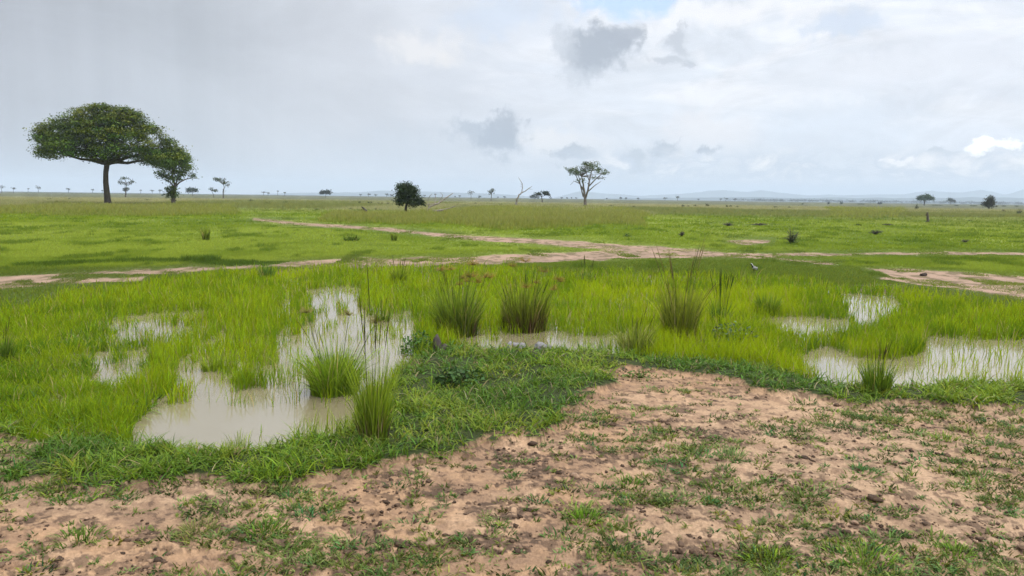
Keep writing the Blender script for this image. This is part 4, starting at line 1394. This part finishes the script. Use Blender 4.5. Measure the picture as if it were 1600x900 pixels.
# small trees along the skyline
LAND = [(-50, 'the left edge of the photo'), (168, 'the umbrella tree'), (349, 'the slender feathery tree'), (509, 'the mushroom shaped tree'), (635, 'the dark bushy tree'), (768, 'the thin open tree'),
        (847, 'the flat topped acacia'), (914, 'the slender pale stemmed tree')]
ORD = ['first', 'second', 'third', 'fourth', 'fifth', 'sixth', 'seventh', 'eighth', 'ninth', 'tenth', 'eleventh', 'twelfth']
SKYLINE = [(3, 900, 4.5, 3.4, 'lacy', 292.3), (21, 800, 5, 1.5, 'flat topped', 294.2), (44, 2000, 2.6, .8, 'pale', 295), (60, 900, 4, 3, 'open crowned', 293), (107, 1200, 3.8, 1.7, 'dark', 295.4),
           (145, 1800, 3, 1.1, 'pale', 296.3), (160, 2200, 2, .8, 'pale', 297.8), (220, 1800, 2.4, .8, 'faint', 297.3), (238, 1800, 3.2, 1.1, 'faint', 297.8), (250, 1600, 3.6, 1.5, 'grey', 297.5),
           (412, 1500, 5, 1.7, 'dark', 300.2), (419, 1600, 3, 1.1, 'low', 301.6), (434, 1500, 1.6, .7, 'thin', 298.6), (445, 1300, 1.9, .8, 'thin', 301), (563, 1800, 3, .9, 'flat', 304), (576, 1500, 2.8, 1.5, 'round', 303.4),
           (587, 1700, 3, 1, 'flat', 304.6), (604, 1500, 3.2, 1.7, 'dark', 303.8), (611, 1600, 3, 1, 'low', 305), (663, 1800, 3, .9, 'flat', 305.4), (680, 1600, 2.2, .9, 'thin', 303.5), (711, 2000, 1.8, .6, 'faint', 307), (718, 2000, 2, .8, 'faint', 306.2),
           (749, 1400, 3, 1.4, 'dark', 307), (778, 1800, 1.5, .7, 'tiny', 308), (788.5, 1700, 2.1, .9, 'small', 307.6), (860, 1900, 2, .7, 'small', 309), (877, 1600, 3, .9, 'flat', 308.9), (886, 1900, 2, .7, 'small', 309.2),
           (893, 2000, 1.5, .6, 'tiny', 309), (900, 1900, 2, .6, 'small', 309.3), (948, 1900, 1.8, .7, 'small', 310), (970, 1500, 3, 1.2, 'dark', 309), (978, 1600, 2.5, .9, 'low', 309.5), (997, 1500, 2, 1.1, 'small', 310),
           (1039, 1400, 5, 1.1, 'long dark', 309.6), (1058.5, 1200, 3.4, 2, 'round', 308.2), (1091, 1700, 2.1, .8, 'small', 311.3), (1126, 1500, 3, .8, 'low', 311), (1134, 1500, 4, 1.2, 'dark', 310.2), (1148, 1500, 4, 1.4, 'grey', 311)]
cnt = {}
for (su, sd, rx, ry, adj, cv) in SKYLINE:
    lm_ = [l for l in LAND if l[0] < su][-1]
    cnt[lm_] = cnt.get(lm_, 0) + 1
    lab = f'{adj} little skyline tree, {ORD[cnt[lm_] - 1]} to the right of {lm_[1]}' if lm_[0] > 0 else f'{adj} little skyline tree, {ORD[cnt[lm_] - 1]} from the left edge of the photo'
    tree(su, sd, [(su, cv, rx, ry), (su + rx * .3, cv + ry * .3, rx * .6, ry * .7)], lab, (.03, .045, .032), None, 14, 10, .5 * ry * sd / FPX, .6 * sd / FPX, limbs=3, group='small trees along the skyline')


def shrub(u, v, rx, ry, label, col=(.05, .075, .02), n=None, group=None, twiggy=False, name='shrub'):
    x, y, s, = *at_pix(u, v)[:2], at_pix(u, v)[3]
    z = float(terrain_z(x, y)[0])
    t = bearing(empty(name, (x, y, z), 0, label, 'shrub', group))
    w, h = rx * s, ry * 2 * s
    n = n or int(160 + 10 * rx * ry)
    k = 14
    C = rng.normal(size=(k, 3))
    C /= np.linalg.norm(C, axis=1, keepdims=True)
    C[:, 2] = np.abs(C[:, 2])
    C *= np.array([w, w * .8, h * .85]) * rng.random((k, 1)) ** .5
    cid = rng.integers(0, k, n)
    P = C[cid] + rng.normal(size=(n, 3)) * np.array([w, w, h]) * .2
    P[:, 2] = np.abs(P[:, 2])
    lm = MB()
    tone = vary(col, k, .25, .12)
    lm.leaves(P, max(.6 * s, .025) * rng.uniform(.7, 1.5, n), tone[cid], .3, .5)
    lm.build('foliage', M_LEAF, t)
    if twiggy or rx > 8:
        b = MB()
        for i in range(46):
            a, o = random.uniform(0, 6.28), random.uniform(.3, 1.15)
            hh = h * random.uniform(.5, 1.25) * (1.15 - .5 * o)
            e = np.array([math.cos(a) * w * o, math.sin(a) * w * o, hh])
            b.tube([(0, 0, 0), e * .5 + np.array([0, 0, h * .2]), e], np.array([.5, .3, .12]) * s, 4, (.09, .08, .06))
        b.build('twigs', M_BARK, t)
    return t


shrub(1237, 381, 15, 12, 'twiggy grey green shrub on the meadow right of centre', (.075, .105, .04), 900, twiggy=True)
shrub(1137, 353, 10, 2.6, 'low dark spreading shrub between the pale stemmed tree and the twiggy shrub', (.03, .05, .015), 260)
shrub(979, 370, 7, 3, 'small dark leafy plant below the slender pale stemmed tree', (.03, .065, .02), 200)
shrub(1065, 370, 6, 4.5, 'small airy shrub left of the low dark spreading shrub', (.09, .13, .03), 110, twiggy=True)
shrub(1340, 352, 6, 2.2, 'dark low shrub left of the grey post stump', (.03, .045, .015), 200)
shrub(1387, 352, 9, 1.5, 'flat dark heap of plants beside the grey post stump', (.035, .05, .018), 200)
shrub(1368, 366, 11, 4, 'leafy green low shrub on the meadow below the grey post stump', (.075, .13, .025), 320)
shrub(1185, 352, 16, 2, 'low scraggly line of twigs above the twiggy grey green shrub', (.08, .10, .035), 160, twiggy=True)
shrub(1508, 380, 8, 3, 'faint sparse shrub on the meadow at the right', (.085, .12, .03), 110, twiggy=True)
shrub(1592, 335, 7, 5, 'dark green bush at the right edge of the photo', (.03, .05, .02), 400)
shrub(1564, 339, 5.5, 2.3, 'small green bush below the dark purplish shrubby tree', (.045, .065, .022), 220)
shrub(1568, 331.5, 3, 2.4, 'thin brown shrub right of the dark purplish shrubby tree', (.07, .065, .03), 120)
shrub(1432.5, 326.5, 3.4, 4, 'upright dark bush below the broad spreading tree', (.045, .055, .022), 240)
shrub(1374, 319.4, 4.2, 2.6, 'round dark bush left of the broad spreading tree', (.025, .042, .028), 260)
shrub(1314, 319, 2.8, 2.2, 'squarish dark bush, second left of the broad spreading tree', (.025, .042, .03), 180)
shrub(1294, 319, 2.8, 2.2, 'dark bush before the far wood, third left of the broad spreading tree', (.025, .042, .03), 180)
LOW = [(10, 323.5, 6, 1.1, 'grassy'), (78, 312, 5, 1.5, 'brown'), (109, 312, 4, 1.3, 'brown'), (229, 313, 5, 1.2, 'low'), (254, 306, 1.6, 1.2, 'tiny dark'), (392, 314.5, 5, 1.7, 'mounded'), (417, 319, 8, 1.8, 'wide'),
       (446, 317, 7, 1.5, 'wide'), (480, 325.5, 5, 1.1, 'low dark'), (494, 328, 4, 1, 'low dark'), (549, 327, 4, 1.1, 'low'), (561.5, 318, 2.6, 1.4, 'small'), (576, 318.5, 2.2, 1.9, 'small'), (580.5, 318.5, 1.9, 2.4, 'upright'),
       (591, 319, 2.6, 1.5, 'small'), (597, 319, 2, 1.6, 'small'), (605, 320, 3.6, 1.8, 'wide'), (587, 328, 2, 1.9, 'small'), (726, 322, 4, 1.3, 'low'), (743, 319.5, 2.2, 1.6, 'dark'), (783, 322, 4.5, 1.6, 'twiggy'),
       (955, 323, 4, 1.6, 'twiggy'), (990, 324, 3.4, 1.2, 'low'), (1043, 329.5, 2.6, 1.3, 'leafy'), (1054, 331, 3.2, 1, 'low'), (1067, 323, 3.2, 2.1, 'dark'), (1075, 323.5, 2, 1.5, 'small'), (1080, 331, 2.4, .9, 'low'),
       (1086, 322.5, 2, 1.6, 'small'), (1105, 322, 5, 2, 'wide dark'), (1136, 324, 2, 1.7, 'small'), (1142, 323.5, 2.6, 1.6, 'dark'), (1152, 324, 2.4, 1.4, 'small'), (1205, 331, 5, 1.3, 'leafy'), (1211, 324.5, 3.6, 1.4, 'dark'),
       (1233, 325, 2.4, 1.2, 'small'), (1254, 319.5, 1.6, .8, 'tiny'), (1345, 319.5, 5, .8, 'flat'), (1464, 321.5, 7, .9, 'long'), (1495, 321.8, 4, .8, 'flat'), (1520, 322.4, 7, .9, 'long'), (1569, 322.6, 4, .8, 'flat'), (1588, 322.8, 4, .8, 'flat'),
       (1476, 337, 3, .9, 'low'), (1514, 345, 4, 1, 'low')]
SL = LAND + [(979, 'the small dark leafy plant'), (1137, 'the low dark spreading shrub'), (1237, 'the twiggy shrub'), (1444, 'the broad spreading tree')]
cnt = {}
for (su, sv, rx, ry, adj) in LOW:
    l = [q for q in SL if q[0] < su][-1]
    cnt[l] = cnt.get(l, 0) + 1
    i = cnt[l] - 1
    lab = f'{adj} little plain shrub, {ORD[i]} to the right of {l[1]}' if l[0] > 0 else f'{adj} little plain shrub, {ORD[i]} from the left edge of the photo'
    shrub(su, sv, rx, ry, lab, (.05, .068, .022) if su > 900 or sv < 322 else (.065, .09, .02), 150, 'little shrubs dotted over the far plain')


def far_wood():
    lm = MB()
    for i in range(420):
        uu = random.uniform(1120, 1900)
        if uu < 1180 and random.random() < .5:
            continue
        d = random.uniform(2300, 3600)
        x, y, s, vb = local(uu, d)
        r = random.uniform(7, 16)
        h = random.uniform(6, 11) * (1.25 if random.random() < .25 else 1)
        P = rng.normal(size=(46, 3)) * np.array([r * .5, r * .5, h * .24]) + np.array([x, y, h * .62])
        P[:, 2] = np.abs(P[:, 2])
        lm.leaves(P, 1.7 * rng.uniform(.7, 1.4, 46), vary((.030, .045, .03), 1, .25, .1), .4, .6)
    o = lm.build('distant_woodland', M_LEAF)
    tag(o, 'far hazy blue green wood along the right horizon', 'wood', kind='stuff')


far_wood()


# ------------------------------------------------------------------ dead wood
def sticks(name, u, d, lines, label, cat, col, part=None, sides=6, vb=None):
    x, y, s, vb0 = local(u, d)
    vb = vb or vb0
    z = float(terrain_z(x, y)[0])
    t = bearing(empty(name, (x, y, z), 0, label, cat))
    for k, (pn, group) in enumerate(lines):
        b = MB()
        for ln in group:
            yy = np.cumsum(rng.normal(size=len(ln)) * 1.5 * s)
            yy -= yy[0]
            p = np.array([[(a - u) * s, yy[i], (vb - bb) * s] for i, (a, bb, r) in enumerate(ln)])
            ti = np.linspace(0, len(p) - 1, 4 * len(p))
            p2 = np.stack([np.interp(ti, np.arange(len(p)), p[:, q]) for q in range(3)], 1)
            r2 = np.interp(ti, np.arange(len(p)), [r * s for a, bb, r in ln])
            p2[1:-1] += rng.normal(size=(len(p2) - 2, 3)) * r2[1:-1, None] * .22
            b.tube(p2, r2, sides, np.asarray(col) * random.uniform(.85, 1.15), .2)
        b.build(pn, M_DEAD, t, True)
    return t


sticks('dead_tree', 806, 196, [('trunk', [[(805.5, 324, 1.9), (806.5, 317, 1.5), (807.5, 311, 1.3), (811, 305, 1.1), (815, 301.5, .9)]]),
                               ('branch', [[(814, 302, .8), (820, 299, .6), (826, 294.5, .5), (831, 291, .25)], [(825, 295, .4), (832, 296, .15)]]),
                               ('branch', [[(814.5, 302, .8), (816, 294, .6), (815.5, 287, .5), (812, 282, .35), (809.5, 277.5, .15)], [(815.5, 293, .35), (812.5, 291, .12)], [(815, 290, .3), (813, 287, .1)]])],
       'bare leaning dead tree with two forked pale branches', 'dead tree', (.27, .235, .20))
sticks('fallen_tree', 672, 101, [('trunk', [[(664, 331, 1.6), (676, 330, 2.1), (690, 328, 1.6), (702, 325, .9), (712, 321, .4)]]),
                                 ('branch', [[(667, 331, 1.3), (672, 322, 1.2), (684, 318, 1.3), (692, 312, 1.0), (700, 307, .9), (708, 301, .45)]]),
                                 ('branch', [[(670, 323, .8), (668.5, 314, .6), (671, 307, .45), (675, 302.5, .2)], [(679, 319, .8), (681, 311, .5), (680, 303, .2)]]),
                                 ('branch', [[(685, 318, .8), (689, 310, .6), (692, 305, .4), (687.5, 300, .15)]]),
                                 ('branch', [[(676, 330, 1.4), (690, 333, 1.0), (704, 332, .6), (712, 335, .3)], [(692, 327, .8), (703, 329, .5), (716, 326, .25)], [(664, 320, .5), (674, 318.5, .6), (684, 318.5, .4)]])],
       'fallen grey dead tree with bare curved branches beside the dark bushy tree', 'dead tree', (.25, .215, .18))
sticks('dead_stump', 571, 98, [('trunk', [[(575, 335, 3.2), (571, 329, 2.4), (567.5, 325, 1.6), (565, 322.5, .5)], [(573, 334, 2.4), (567, 332, 1.5), (563, 331, .5)], [(570, 334, 2.2), (569, 329, 1.4), (564, 327, .4)]])],
       'dark broken stump leaning in the grass left of the dark bushy tree', 'stump', (.055, .045, .038))
sticks('post_stump', 1449, 84, [('trunk', [[(1450, 351.5, 3.6), (1449.8, 345, 2.5), (1448.5, 338, 2.0), (1447.6, 331.5, 1.6)]]), ('root', [[(1448, 351, 1.4), (1438, 351.5, .9), (1428, 351, .5)], [(1450, 350, 1.3), (1455, 351, .6)]])],
       'grey upright broken tree stump standing like a post on the right meadow', 'stump', (.13, .105, .09))


def pond_wood():
    # the dark stump at the pond edge
    x, y, z, s = at_pix(686, 548)
    t = empty('pond_stump', (x, y, z), 0, 'small dark jagged stump at the pond edge beside the leafy weed', 'stump')
    b = MB()
    b.tube([(-.02, 0, -.05), (-.03, 0, .08), (-.035, .01, .18), (-.03, 0, .25)], [.085, .07, .05, .012], 9, (.075, .06, .052), .5)
    b.tube([(.03, .0, -.05), (.07, .01, .05), (.10, .01, .10)], [.07, .06, .03], 8, (.07, .055, .05), .5)
    b.tube([(.08, .02, -.04), (.13, .03, .04), (.15, .02, .085)], [.05, .045, .015], 8, (.075, .06, .052), .5)
    b.build('wood', M_DEAD, t)
    for (u, v, rx, rz, lab, sd) in ((806, 546, .20, .10, 'grey weathered wood lump lying in the bank grass below the brown based tussock', 3),
                                    (846, 542, .17, .075, 'smaller grey wood lump right of the larger grey lump at the pond edge', 8)):
        x, y, z, s = at_pix(u, v)
        b = MB()
        b.lump((0, 0, .03), (rx, rx * .6, rz), sd, (.20, .19, .185), 22, 14, .4, 2.2)
        for k in range(4):
            a = -1 + k * .6
            b.tube([(a * rx * .4, -rx * .3, .04), (a * rx * .7, -rx * .75, .03), (a * rx, -rx * 1.1, -.01)], [.03, .024, .01], 6, (.19, .175, .165), .3)
        o = b.build('driftwood', M_STONE, None, True)
        o.location = (x, y, max(z, -.04))
        o.rotation_euler = (0, 0, .2 * sd)
        tag(o, lab, 'driftwood')
    x, y, z, s = at_pix(1442, 431)
    b = MB()
    for k in range(5):
        b.lump((random.uniform(-.07, .07), random.uniform(-.05, .05), .02 + .015 * (k % 3)), (.075, .065, .045), 40 + k, (.05, .038, .03), 12, 8, .4)
    o = b.build('dung_pile', M_DIRT, None, True)
    o.location = (x, y, z)
    tag(o, 'dark dung pile alone on the bare soil patch at the right', 'dung')


pond_wood()


# ------------------------------------------------------------------ the bird
def bird():
    x, y, z, s = at_pix(1177, 428.5)
    t = empty('bird', (x, y, z), 0, 'black white and grey plover standing on short grass beyond the pond', 'bird')
    ps = np.array([(-.118, 0, .262), (-.10, 0, .263), (-.088, 0, .264), (-.075, 0, .262), (-.062, 0, .25), (-.052, 0, .232), (-.042, 0, .212), (-.028, 0, .19), (-.005, 0, .17), (.025, 0, .155), (.055, 0, .138), (.085, 0, .118), (.115, 0, .098), (.15, 0, .078)])
    rr = np.array([.001, .012, .021, .024, .022, .02, .026, .04, .05, .052, .045, .03, .018, .006])
    b = MB()
    sides, n = 14, len(ps)
    tan = np.gradient(ps, axis=0)
    tan /= np.linalg.norm(tan, axis=1, keepdims=True)
    side = np.array([0, 1.0, 0])
    V, C = [], []
    black, white, grey = np.array((.012, .012, .014)), np.array((.72, .72, .70)), np.array((.30, .29, .28))
    for i in range(n):
        upv = np.cross(side, tan[i])
        upv = -upv if upv[2] < 0 else upv
        for k in range(sides):
            a = 2 * math.pi * k / sides
            V.append(ps[i] + (side * math.cos(a) * .82 + upv * math.sin(a)) * rr[i])
            up = math.sin(a)
            if i <= 1:
                c = black
            elif i <= 3:
                c = white if up > .55 else black
            elif i <= 5:
                c = white if up > .3 else black
            elif i <= 7:
                c = black if up < .2 else grey
            elif i <= 10:
                c = white if up < -.1 else (black if up > .6 and i < 9 else grey)
            else:
                c = black if i > 11 else white
            C.append(c)
    Q = [(i * sides + k, i * sides + (k + 1) % sides, (i + 1) * sides + (k + 1) % sides, (i + 1) * sides + k) for i in range(n - 1) for k in range(sides)]
    b.add(V, Q, None, np.array(C))
    b.tube([(-.096, 0, .262), (-.115, 0, .259), (-.135, 0, .256)], [.006, .004, .001], 6, black)
    for yy in (-.02, .02):
        b.tube([(.012, yy, .125), (.008, yy, .075), (.016, yy, .06), (.014, yy, .006)], [.012, .005, .0045, .004], 6, black)
        for a in (-.5, 0, .5):
            b.tube([(.014, yy, .006), (.014 - .026 * math.cos(a), yy + .026 * math.sin(a), .003)], [.003, .0015], 4, black)
        b.lump((-.082, yy * 1.05, .267), (.004, .003, .004), 1, (.15, .01, .01), 8, 6, 0)
    o = b.build('body', mat_rough('feathers', 60, .15, .7, .9, 1.1), t, True)
    w = MB()
    for sg in (-1, 1):
        w.lump((.045, sg * .04, .152), (.075, .012, .032), 5, (.30, .29, .28), 14, 9, .05)
    wo = w.build('wings', mat_rough('wing_feathers', 60, .15, .7, .85, 1.15), t, True)
    t.rotation_euler = (0, 0, .2)


bird()
